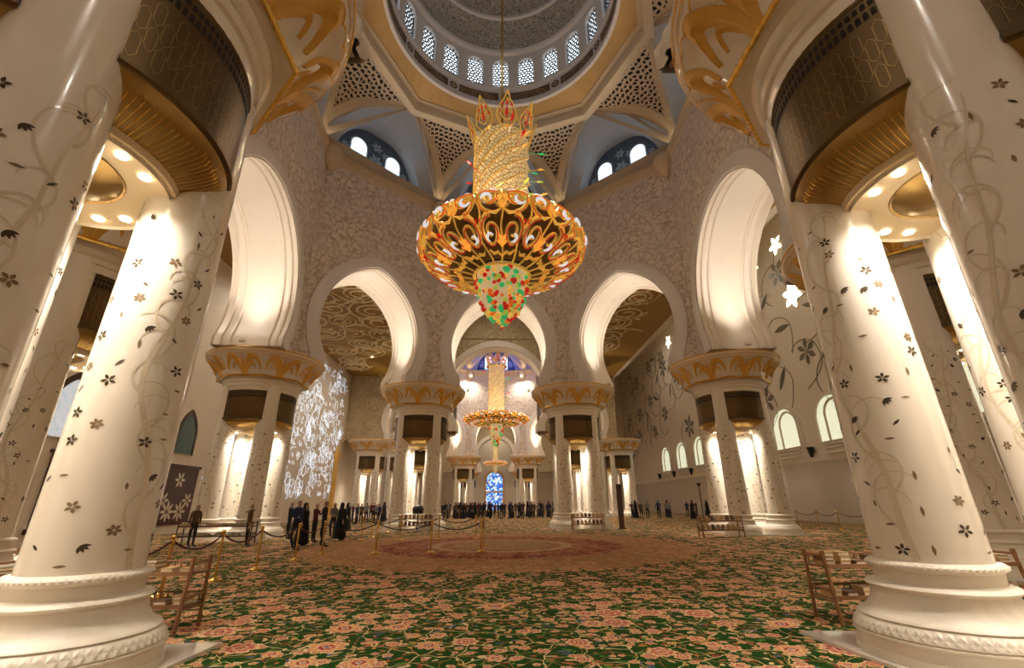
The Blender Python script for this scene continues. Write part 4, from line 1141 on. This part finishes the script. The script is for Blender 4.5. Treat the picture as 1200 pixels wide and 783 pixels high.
# right wall: arched windows, star lights, big flower inlays, sconces, stone courses
PALEW = NT('pale_window_glow').set((.85, .88, .74), .4, emit=(.80, .84, .62), es=.75)
for k in range(9):
    y = 22.8 + 6.2 * k
    o = MB(); aw = arched(4.5, 4.0, 12); ai = arched(3.8, 3.6, 12)
    o.poly([aw, [(a, b + .1) for a, b in ai][::-1]], lambda a, b: (X_R - .12, y + a, 6.1 + b))
    o.grid([[(X_R - .12, y + a, 6.1 + b) for a, b in aw], [(X_R, y + a, 6.1 + b) for a, b in aw]], True)
    o.grid([[(X_R - .12, y + a, 6.2 + b) for a, b in ai], [(X_R - .01, y + a * .97, 6.2 + b * .98) for a, b in ai]], True)
    o = o.build('window_%d' % (k + 4), 'plaster', None, True); struct(o, 'arched pale glowing window in the flower wall', 'window')
    MB().poly([ai], lambda a, b: (X_R - .012, y + a, 6.2 + b)).build('pane', PALEW, o)
    rg_ = MB(); a2 = arched(2.5, 3.2, 12); rg_.tube([(X_R - .06, y + a - .5, 6.2 + b) for a, b in a2[1:] + [a2[0]]], .12, 5); rg_.build('inner_arch', 'plaster', o, True)
    st = MB()
    for z in (5.25, 5.6, 5.9): st.box((X_R - .16, y - 1.6, z), (X_R, y + 1.6, z + .14))
    st.build('sill_course', 'ivory', o)
    sc = MB().lathe([(.03, -.55), (.12, -.5), (.28, .25), (.30, .3), (.28, .32), (.05, .3)], 10); sc.box((0, -.08, -.1), (.3, .08, .1))
    so_ = sc.build('wall_sconce', 'black', None, True, (X_R - .32, y + 3.1, 5.6)); tag(so_, 'black wedge-shaped wall sconce between two arched windows', 'sconce', 'sconces on the flower wall')
da = MB().box((X_R - .05, Y_F, 0), (X_R, Y_E, 4.6)); da.box((X_R - .09, Y_F, 4.6), (X_R, Y_E, 4.75)); da.box((X_R - .09, Y_F, 0), (X_R, Y_E, .25))
struct(da.build('baseboard_right', mottled('glossy_dado_marble', (.58, .50, .40), (.66, .58, .47), 1, .12, coat=.5)), 'glossy marble dado along the flower wall', 'dado')
STARM = plain('star_window_light', (1, .98, .8), .4, emit=(1, .98, .72), es=5)
stars = [(36.9, 25.0, 1.0, 5, 6), (36.3, 19.4, 1.35, 6, 4), (41.2, 24.6, 1.05, 5, 5), (65.5, 25.2, 1.1, 5, 5), (47, 19, 1.0, 5, 5), (55, 23, 1.0, 5, 5), (29, 22, 1.1, 5, 5)]
for k, (y, z, r0, n0, _) in enumerate(stars):
    mb = MB(); petal_flower(mb, n0, r0, r0 * .48, lambda a, b: (X_R - .03, y + a, z + b), 0, .4 * k)
    mb.poly([[(.2 * r0 * cos(q), .2 * r0 * sin(q)) for q in [2 * pi * j / 8 for j in range(8)]]], lambda a, b: (X_R - .031, y + a, z + b))
    tag(mb.build('star_window', STARM), 'brightly lit star-shaped opening high in the flower wall', 'window', 'star openings in the flower wall')
GREYL = mottled('inlay_grey_leaf', (.10, .085, .05), (.22, .19, .12), 2, .3); GREYC = mottled('inlay_grey_core', (.25, .2, .1), (.4, .32, .16), 6, .3)
rv = random.Random(8)
PET = MB(); petal_flower(PET, 6, 1.5, .62, lambda a, b: (0, a, b), .16); PET.cur = 1; PET.poly([[(.32 * cos(q), .32 * sin(q)) for q in [2 * pi * j / 10 for j in range(10)]]], lambda a, b: (-.01, a, b)); PET = PET.mesh('inlay_flower', [GREYL, GREYC])
PLF = MB(); petal_flower(PLF, 1, 1.15, .55, lambda a, b: (0, a, b), -1, 0, 8); PLF = PLF.mesh('inlay_leaf', GREYL)
PVN = [MB().tube([(0, 1.9 * cos(q) * (1 + .1 * sin(3 * q)), 2.3 * sin(q)) for q in [.2 + 3.9 * j / 24 for j in range(25)]], .035, 4).mesh('vine', GREYL, True)]
fixed = [(36.3, 13.9, 1), (37.6, 22.3, 1.1), (38.8, 17.0, 0), (34.6, 17.6, 0), (40.5, 20.5, 0), (40.3, 12.5, 0), (35, 24, 0), (33, 12, 0), (43, 15, 0), (43.5, 11, 1)]
for y, z, kind in fixed + [(46 + 3.4 * i + rv.uniform(-1, 1), 10.5 + 15 * rv.random(), i % 2) for i in range(14) for _ in range(3)] + [(28 - 3 * i, 11 + 14 * rv.random(), i % 2) for i in range(6)]:
    if any((y - a) ** 2 + (z - b) ** 2 < 3 for a, b, *_ in stars): continue
    ob('inlay_flower' if kind else 'inlay_leaf', PET if kind else PLF, wr, (X_R - .02, y, z), (rv.random() * 6.28, 0, 0), rv.uniform(.8, 1.15))
    ob('vine', PVN[0], wr, (X_R - .015, y + .6, z - 1), (rv.random() * 6.28, 0, 0))
# stained glass at the end of the axis
SG = NT('stained_glass'); v_ = SG.coord(); vo = SG.vor(v_, 2.6, 'F1', 1)
rs = SG.n('ShaderNodeSeparateColor'); SG.put(rs.inputs[0], vo[1])
cc_ = SG.ramp(rs.outputs[0], [(0, (.03, .12, .55)), (.35, (.25, .5, .9)), (.6, (.75, .85, 1)), (.8, (.1, .3, .6)), (.92, (.5, .35, .2))], 'CONSTANT')
edge_ = SG.math('LESS_THAN', SG.vor(v_, 2.6, 'DISTANCE_TO_EDGE', 1)[0], .05)
cc_ = SG.mix(edge_, cc_, (.02, .02, .03)); SGM = SG.set(cc_, .3, emit=cc_, es=1.5)
sw_ = MB(); x0 = -.1
fr = arched(3.9, 7.6, 14); fi = arched(3.3, 7.2, 14)
sw_.poly([fr, [(a, b + .05) for a, b in fi][::-1]], lambda a, b: (x0 + a, Y_E - .15, .3 + b)); sw_.grid([[(x0 + a, Y_E - .15, .3 + b) for a, b in fr], [(x0 + a, Y_E, .3 + b) for a, b in fr]], True)
o = sw_.build('window_20', 'gold'); struct(o, 'tall blue stained glass window in a gold frame at the far end', 'window')
for zz, hh in ((.35, 3.3), (3.85, 3.35)):
    if zz < 1: MB().box((x0 - 1.65, Y_E - .08, zz), (x0 + 1.65, Y_E - .04, zz + hh)).build('pane', SGM, o)
    else: MB().poly([arched(3.3, 3.6, 14)], lambda a, b: (x0 + a, Y_E - .06, zz + b)).build('pane', SGM, o)
MB().box((x0 - 1.65, Y_E - .2, 3.6), (x0 + 1.65, Y_E - .03, 3.85)).build('mullion', 'gold', o)

# ================================================================ BARRIERS, RACKS, SMALL THINGS
ST = {}
ST['base'] = MB().lathe([(.17, 0), (.17, .02), (.15, .04), (.06, .06), (.035, .09)], 20).mesh('base', 'brass', True)
ST['pole'] = MB().lathe([(.028, .06), (.028, .93)], 12).mesh('pole', 'brass', True)
ST['knob'] = MB().lathe([(.028, .90), (.045, .92), (.045, .97), (.03, .985), (.04, 1.0), (.05, 1.03), (.035, 1.06), (.005, 1.07)], 14).mesh('knob', 'brass', True)
def stanchion(p, label, group):
    e = empty('rope_post', (p[0], p[1], 0)); tag(e, label, 'stanchion', group)
    for k in ('base', 'pole', 'knob'): ob(k, ST[k], e)
def rope(p, q, mat, label, group, sag=.22):
    p, q = Vector((p[0], p[1], .94)), Vector((q[0], q[1], .94)); n = 14
    d = (q - p).normalized() * .06
    mb = MB().tube([(p + d).lerp(q - d, i / n) - Vector((0, 0, sag * 4 * (i / n) * (1 - i / n))) for i in range(n + 1)], .02, 6)
    tag(mb.build('barrier_rope', mat, None, True), label, 'rope', group)
rowA = [(-6.53, 7.9), (-6.55, 9.84), (-6.62, 11.72), (-6.58, 13.52), (-6.4, 15.58), (-6.2, 17.3)]
rowB = [(-6.2, 17.3), (-4.38, 17.36), (-2.5, 17.43), (-.74, 17.53)]
rowC = [(-.74, 17.53), (-.69, 19.9), (-1.17, 23.6)]
rowD = [(-1.17, 23.6), (-2.91, 23.54), (-4.72, 23.4), (-6.54, 23.5)]
rowE = [(-6.54, 23.5), (-6.6, 25.6), (-6.7, 30.2)]
rowR = [(20.2, 32), (20.25, 30.0), (20.2, 28.1), (20.7, 26.2), (20.7, 24.3)]
seen = set()
for row, mat, lab, grp in ((rowA, 'ropered', 'brass rope post in the row beside the vine-wall pier', 'barrier row along the left pier'), (rowB, 'ropeblack', 'brass rope post on the carpet medallion edge', 'barrier front row'),
                           (rowC, 'ropered', 'brass rope post at the corner of the roped enclosure on the medallion', 'barrier corner row'), (rowD, 'ropeblack', 'brass rope post in the enclosure row facing the far piers', 'barrier back row'),
                           (rowE, 'ropeblack', 'brass rope post running on towards the speaker pier', 'barrier far row'), (rowR, 'ropered', 'brass rope post before the arched windows', 'barrier by the windows')):
    for p in row:
        if p in seen: continue
        seen.add(p); stanchion(p, lab, grp)
    for p, q in zip(row, row[1:]):
        rope(p, q, mat, lab.replace('brass rope post', 'dark red velvet rope' if mat == 'ropered' else 'black velvet rope').replace('running', 'leading'), grp + ' ropes', .2 if (Vector(p) - Vector(q)).length < 3 else .3)
BK = []
for c in ('book', 'book_green'):
    mb = MB(); mb.box((-.08, -.115, 0), (.08, .115, .012)); mb.box((-.08, -.115, .045), (.08, .115, .057)); mb.box((-.08, -.115, .012), (-.072, .115, .045))
    mb.cur = 1; mb.box((-.07, -.108, .012), (.075, .108, .045)); BK.append(mb.mesh('book', [c, 'pages']))
def rack(x, y, rz, L, label, blab, group, nb_, dark=False):
    e = empty('book_rack', (x, y, 0), rz); tag(e, label, 'bookshelf')
    wm = 'wood_dark' if dark else 'wood'
    for s_ in (-1, 1):
        fr = MB(); X0 = s_ * L / 2
        for yy, lean in ((-.2, -.10), (.2, .04)):
            fr.tube([(X0, yy + lean * (1 - t), .92 * t) for t in (0, .2, .4, .45, .5, .8, .85, 1)], .03, 6, taper=lambda t: 1.25 if .4 < t < .55 or t > .93 else .9)
        for z in (.28, .42, .72, .86): fr.tube([(X0, -.24, z), (X0, .21, z)], .016, 5)
        fr.build('end_frame', wm, e, True)
    for z in (.30, .70):
        MB().box((-L / 2, -.24, z), (L / 2, .20, z + .025)).build('shelf', wm, e); MB().box((-L / 2, -.26, z), (L / 2, -.235, z + .05)).build('shelf_lip', wm, e)
        sp = MB(); n = int(L / .09)
        for i in range(n): sp.tube([(-L / 2 + L * (i + .5) / n, .2, z), (-L / 2 + L * (i + .5) / n, .2, z + .13)], .01, 4)
        sp.tube([(-L / 2, .2, z + .14), (L / 2, .2, z + .14)], .014, 5); tag(sp.build('spindle_rail', wm, e), kind='stuff')
        rv = random.Random(int(x * 13 + z * 10)); M3 = Matrix.Rotation(rz, 3, 'Z')
        for i in range(nb_):
            for lay in range(1 if nb_ == 8 else rv.choice((1, 2, 2, 3))):
                q = M3 @ Vector((-L / 2 + L * (i + .5) / nb_ + rv.uniform(-.01, .01), -.04, 0))
                up = nb_ == 8
                b = ob('book', BK[(i + lay) % 2 if dark else (0 if rv.random() < .7 else 1)], None, (x + q.x, y + q.y + (.02 if up else 0), z + (.145 if up else .026 + .058 * lay)), (R_(72) if up else 0, 0, rz + (0 if up else rv.uniform(-.06, .06))))
                tag(b, blab, 'book', group)
rack(-5.85, 7.35, 0, 2.7, 'carved wooden book rack behind the big inlaid column by the rope barrier', 'tan book on the rack by the rope barrier', 'books by the rope barrier', 11)
rack(5.9, 7.25, 0, 2.9, 'carved wooden book rack behind the big inlaid column away from the barrier', 'tan book on the rack away from the barrier', 'books away from the barrier', 12)
rack(-5.2, 30.9, 0, 2.0, 'low book rack in front of the speaker pier', 'tan book on the rack at the speaker pier', 'books at the speaker pier', 8)
rack(5.7, 30.8, 0, 2.0, 'low book rack in front of the pier with the dark post', 'tan book on the rack at the dark post pier', 'books at the dark post pier', 8)
rack(10.7, 23.3, 0, 2.0, 'low book rack at the pier before the arched windows', 'tan book on the rack at the arched window pier', 'books at the window pier', 8)
rack(-12.6, 22.3, 0, 3.2, 'long dark book rack at the pier by the glowing vines', 'dark book on the long rack by the vine wall', 'books at the vine-wall pier', 12, True)
# black speaker on a stand, dark post, lamp standards
e = empty('speaker', (-5.0, 30.2, 0)); tag(e, 'small black speaker on a thin stand before the bookshelf pier', 'speaker')
sb = MB(); sb.sphere((0, 0, 1.28), .36, 14, 8, .75); sb.box((-.3, -.2, 1.02), (.3, .2, 1.3)); sb.build('cabinet', 'black', e, True)
MB().tube([(0, 0, .03), (0, 0, 1.05)], .03, 6).build('pole', 'black', e)
MB().lathe([(.25, 0), (.25, .02), (.03, .05)], 14).build('base', 'black', e)
e = empty('wooden_post', (7.98, 31.2, 0)); tag(e, 'tall dark wooden post standing beside the pier bookshelf', 'post')
MB().box((-.17, -.05, .06), (.17, .05, 2.75)).build('board', 'wood_dark', e); MB().box((-.24, -.2, 0), (.24, .2, .06)).build('foot', 'wood_dark', e)
for x, y in ((10.2, 46.0), (20.6, 47.5)):
    e = empty('lamp_standard', (x, y, 0)); tag(e, 'thin black lamp standard near the flower wall aisle', 'lamp', 'black lamp standards')
    MB().lathe([(.28, 0), (.28, .03), (.05, .08), (.05, 3.0), (.02, 3.05)], 10).build('pole', 'black', e, True)
    MB().lathe([(.04, 3.0), (.22, 3.35), (.24, 3.4), (.04, 3.38)], 10).build('head', 'black', e, True)

# ================================================================ PEOPLE
def body_mesh(name, pose, female, cols):
    """one continuous skinned figure, 1.72 m tall, facing -y"""
    V = []; E = []; Rr = []
    def v(p, r, par=None):
        V.append(p); Rr.append(r if isinstance(r, tuple) else (r, r))
        if par is not None: E.append((par, len(V) - 1))
        return len(V) - 1
    hip = v((0, 0, .94), (.155, .115)); wa = v((0, 0, 1.08), (.135, .10), hip); ch = v((0, .01, 1.27), (.165, .115), wa); sh = v((0, .01, 1.41), (.12, .085), ch)
    nk = v((0, 0, 1.48), (.055, .055), sh); jw = v((0, -.02, 1.55), (.072, .08), nk); hd = v((0, -.005, 1.63), (.082, .098), jw); tp = v((0, .01, 1.70), (.055, .065), hd)
    v((0, -.115, 1.605), (.013, .013), hd)
    for s in (-1, 1):
        v((s * .088, .0, 1.61), (.012, .018), hd)
        st = pose.get('step', 0) * s
        th = v((s * .095, 0, .88), (.092, .092), hip); kn = v((s * .11, -.5 * st * .5, .50), (.062, .065), th); an = v((s * .115, st * .35 * .5 - (.02), .09), (.042, .045), kn)
        ft = v((s * .12, an and V[an][1] - .10, .035), (.04, .03), an); v((s * .125, V[an][1] - .19, .03), (.035, .022), ft)
        so = v((s * .19, .01, 1.385), (.068, .068), sh)
        el, wr_ = pose['arm'][0 if s < 0 else 1]
        eb = v((s * el[0], el[1], el[2]), (.046, .046), so); wi = v((s * wr_[0], wr_[1], wr_[2]), (.032, .03), eb)
        d = (Vector(V[wi]) - Vector(V[eb])).normalized(); sd = Vector((s * .3, -.95, 0)); sd = (sd - d * sd.dot(d)).normalized()
        pm = v(tuple(Vector(V[wi]) + d * .07), (.034, .02), wi)
        for f in range(4):
            b_ = Vector(V[pm]) + sd * (.026 - .017 * f) + d * .02; k1 = v(tuple(b_), (.0085, .0085), pm)
            ln = (.065, .075, .07, .055)[f]; inw = Vector((-s, 0, 0)) * .018
            k2 = v(tuple(b_ + d * ln * .55 + inw * .3), (.008, .008), k1); v(tuple(b_ + d * ln + inw), (.007, .007), k2)
        tb = v(tuple(Vector(V[wi]) + d * .03 + sd * .032), (.010, .010), wi); v(tuple(Vector(V[wi]) + d * .075 + sd * .055), (.008, .008), tb)
    me = bpy.data.meshes.new('skel'); me.from_pydata(V, E, []); o = bpy.data.objects.new('skel', me); COL.objects.link(o)
    md = o.modifiers.new('s', 'SKIN'); me.skin_vertices[0].data[0].use_root = True
    for i, r in enumerate(Rr): me.skin_vertices[0].data[i].radius = r
    sb_ = o.modifiers.new('u', 'SUBSURF'); sb_.levels = 1; sb_.render_levels = 1
    dg = bpy.context.evaluated_depsgraph_get(); out = bpy.data.meshes.new_from_object(o.evaluated_get(dg)); out.name = name
    bpy.data.objects.remove(o); bpy.data.meshes.remove(me)
    out.materials.clear()
    for c in cols: out.materials.append(c)
    wz = [Vector(p) for p in V]
    for p in out.polygons:
        c = p.center; mi = 1
        if c.z > 1.47: mi = 4 if (c.z > 1.665 or (c.y > .02 and c.z > 1.53)) else 0
        elif abs(c.x) > .14 and any((c - Vector(q)).length < .10 for q, r in zip(V, Rr) if r[0] < .0335 and q[2] > .3 and r[0] != .032): mi = 0
        elif c.z < .10: mi = 3
        elif c.z < .95 and abs(c.x) < .24 and not (abs(c.x) > .19): mi = 2
        p.material_index = mi; p.use_smooth = True
    return out
SK = plain('skin', (.45, .27, .18), .6); HR = plain('dark_hair', (.015, .01, .008), .5); SHO = plain('dark_shoes', (.02, .015, .012), .5)
def cl(n, c): return plain(n, c, .85)
down = (((.25, .0, 1.12), (.26, -.06, .88)), ((.25, .02, 1.12), (.27, .0, .87)))
photo = (((.25, -.10, 1.18), (.14, -.28, 1.38)), ((.25, -.10, 1.18), (.14, -.28, 1.38)))
cross = (((.25, .0, 1.14), (.10, -.20, 1.10)), ((.25, .02, 1.12), (.27, .0, .87)))
VAR = []
spec = [('person in black jacket', down, .3, (.015, .015, .018), (.02, .02, .03)), ('person in dark red top with raised hands', photo, 0, (.13, .02, .02), (.02, .018, .02)),
        ('person in grey shirt', cross, .2, (.22, .21, .20), (.03, .03, .04)), ('person in brown coat', down, 0, (.10, .055, .025), (.025, .02, .02)),
        ('person in navy shirt', cross, .3, (.02, .03, .09), (.015, .015, .02))]
for k, (lab, arm, step, c1, c2) in enumerate(spec):
    VAR.append((lab, body_mesh('body', {'arm': arm, 'step': step}, False, [SK, cl('top_cloth', c1), cl('trouser_cloth', c2), SHO, HR])))
ROBE = MB().lathe([(.02, 1.49), (.10, 1.47), (.20, 1.42), (.24, 1.3), (.22, 1.1), (.24, .9), (.29, .5), (.34, .12), (.33, .08)], 20, mod=lambda k, a: 1 + (.05 * sin(7 * a) if k > 4 else 0) - (.22 * abs(sin(a)) if k < 5 else .1 * abs(sin(a)))).mesh('robe', plain('black_abaya_cloth', (.010, .009, .011), .9), True)
SCARF = MB().lathe([(.125, 1.44), (.135, 1.5), (.118, 1.56), (.11, 1.64), (.10, 1.70), (.06, 1.745), (.01, 1.755)], 16, R_(-35), R_(215)).mesh('headscarf', plain('black_scarf_cloth', (.012, .010, .012), .9), True)
def person(x, y, rz, k, s, label, group, robe=False):
    e = empty('person', (x, y, 0), rz, s); tag(e, label, 'person', group)
    ob('body', VAR[k][1], e)
    if robe: ob('robe', ROBE, e); ob('headscarf', SCARF, e)
rv = random.Random(4)
PPL = []
def free(x, y, d=.62):
    if any((x - a) ** 2 + (y - b) ** 2 < d * d for a, b in PPL): return False
    PPL.append((x, y)); return True
# visitors crossing beside the rope barrier
for (px, py, k, rb_, lab) in ((352, 640, 0, True, 'person in black robe walking past the vine-wall pier behind the ropes'), (366, 636, 1, False, 'person in dark red top beside the black-robed walker'),
                              (388, 630, 2, False, 'person in grey shirt behind the rope posts'), (336, 632, 0, False, 'person in black jacket close to the vine-wall pier'),
                              (287, 641, 3, False, 'person in brown coat standing before the vine-wall pier'), (405, 622, 0, True, 'person in black robe near the glowing vine wall'),
                              (222, 641, 3, False, 'person in brown coat leaning by the long dark book rack'),
                              (343, 645, 4, False, 'person in navy shirt walking beside the black-robed visitor'), (376, 641, 0, False, 'person in black jacket between the dark red top and grey shirt'), (397, 633, 0, True, 'person in black robe following the grey shirt')):
    p = floor_at(px, py); PPL.append((p.x, p.y)); person(p.x, p.y, rv.uniform(1, 2.2), k, rv.uniform(.95, 1.04), lab, None, rb_)
for i in range(12):
    px = 408 + 3.6 * i + rv.uniform(-1.5, 1.5); p = floor_at(px, 613 + rv.uniform(-3, 3))
    if not free(p.x, p.y): continue
    k = rv.randrange(5); rb_ = k == 0 and rv.random() < .6
    person(p.x, p.y, rv.uniform(0, 6.28), k, rv.uniform(.95, 1.05), ('person in black robe' if rb_ else VAR[k][0]) + ' in the group by the glowing vines', 'visitors by the vine wall', rb_)
for i in range(170):
    x = -6.6 + 13.6 * rv.random(); y = 54.5 + rv.uniform(-1.5, 5)
    if not free(x, y): continue
    k = rv.choice((0, 0, 0, 1, 2, 3, 4)); rb_ = k == 0 and rv.random() < .5
    person(x, y, rv.uniform(0, 6.28), k, rv.uniform(.93, 1.06), ('person in black robe' if rb_ else VAR[k][0]) + ' in the crowd under the second chandelier', 'crowd under the second chandelier', rb_)
for i in range(16):
    x = 14 + 9 * rv.random(); y = 50 + rv.uniform(-3, 5)
    if not free(x, y): continue
    k = rv.randrange(5); rb_ = k == 0
    person(x, y, rv.uniform(0, 6.28), k, rv.uniform(.95, 1.05), ('person in black robe' if rb_ else VAR[k][0]) + ' standing along the flower wall aisle', 'visitors by the flower wall', rb_)
for i in range(9):
    stanchion((-8 + 2 * i, 52.3), 'distant brass rope post before the crowd under the second chandelier', 'barrier before the crowd')
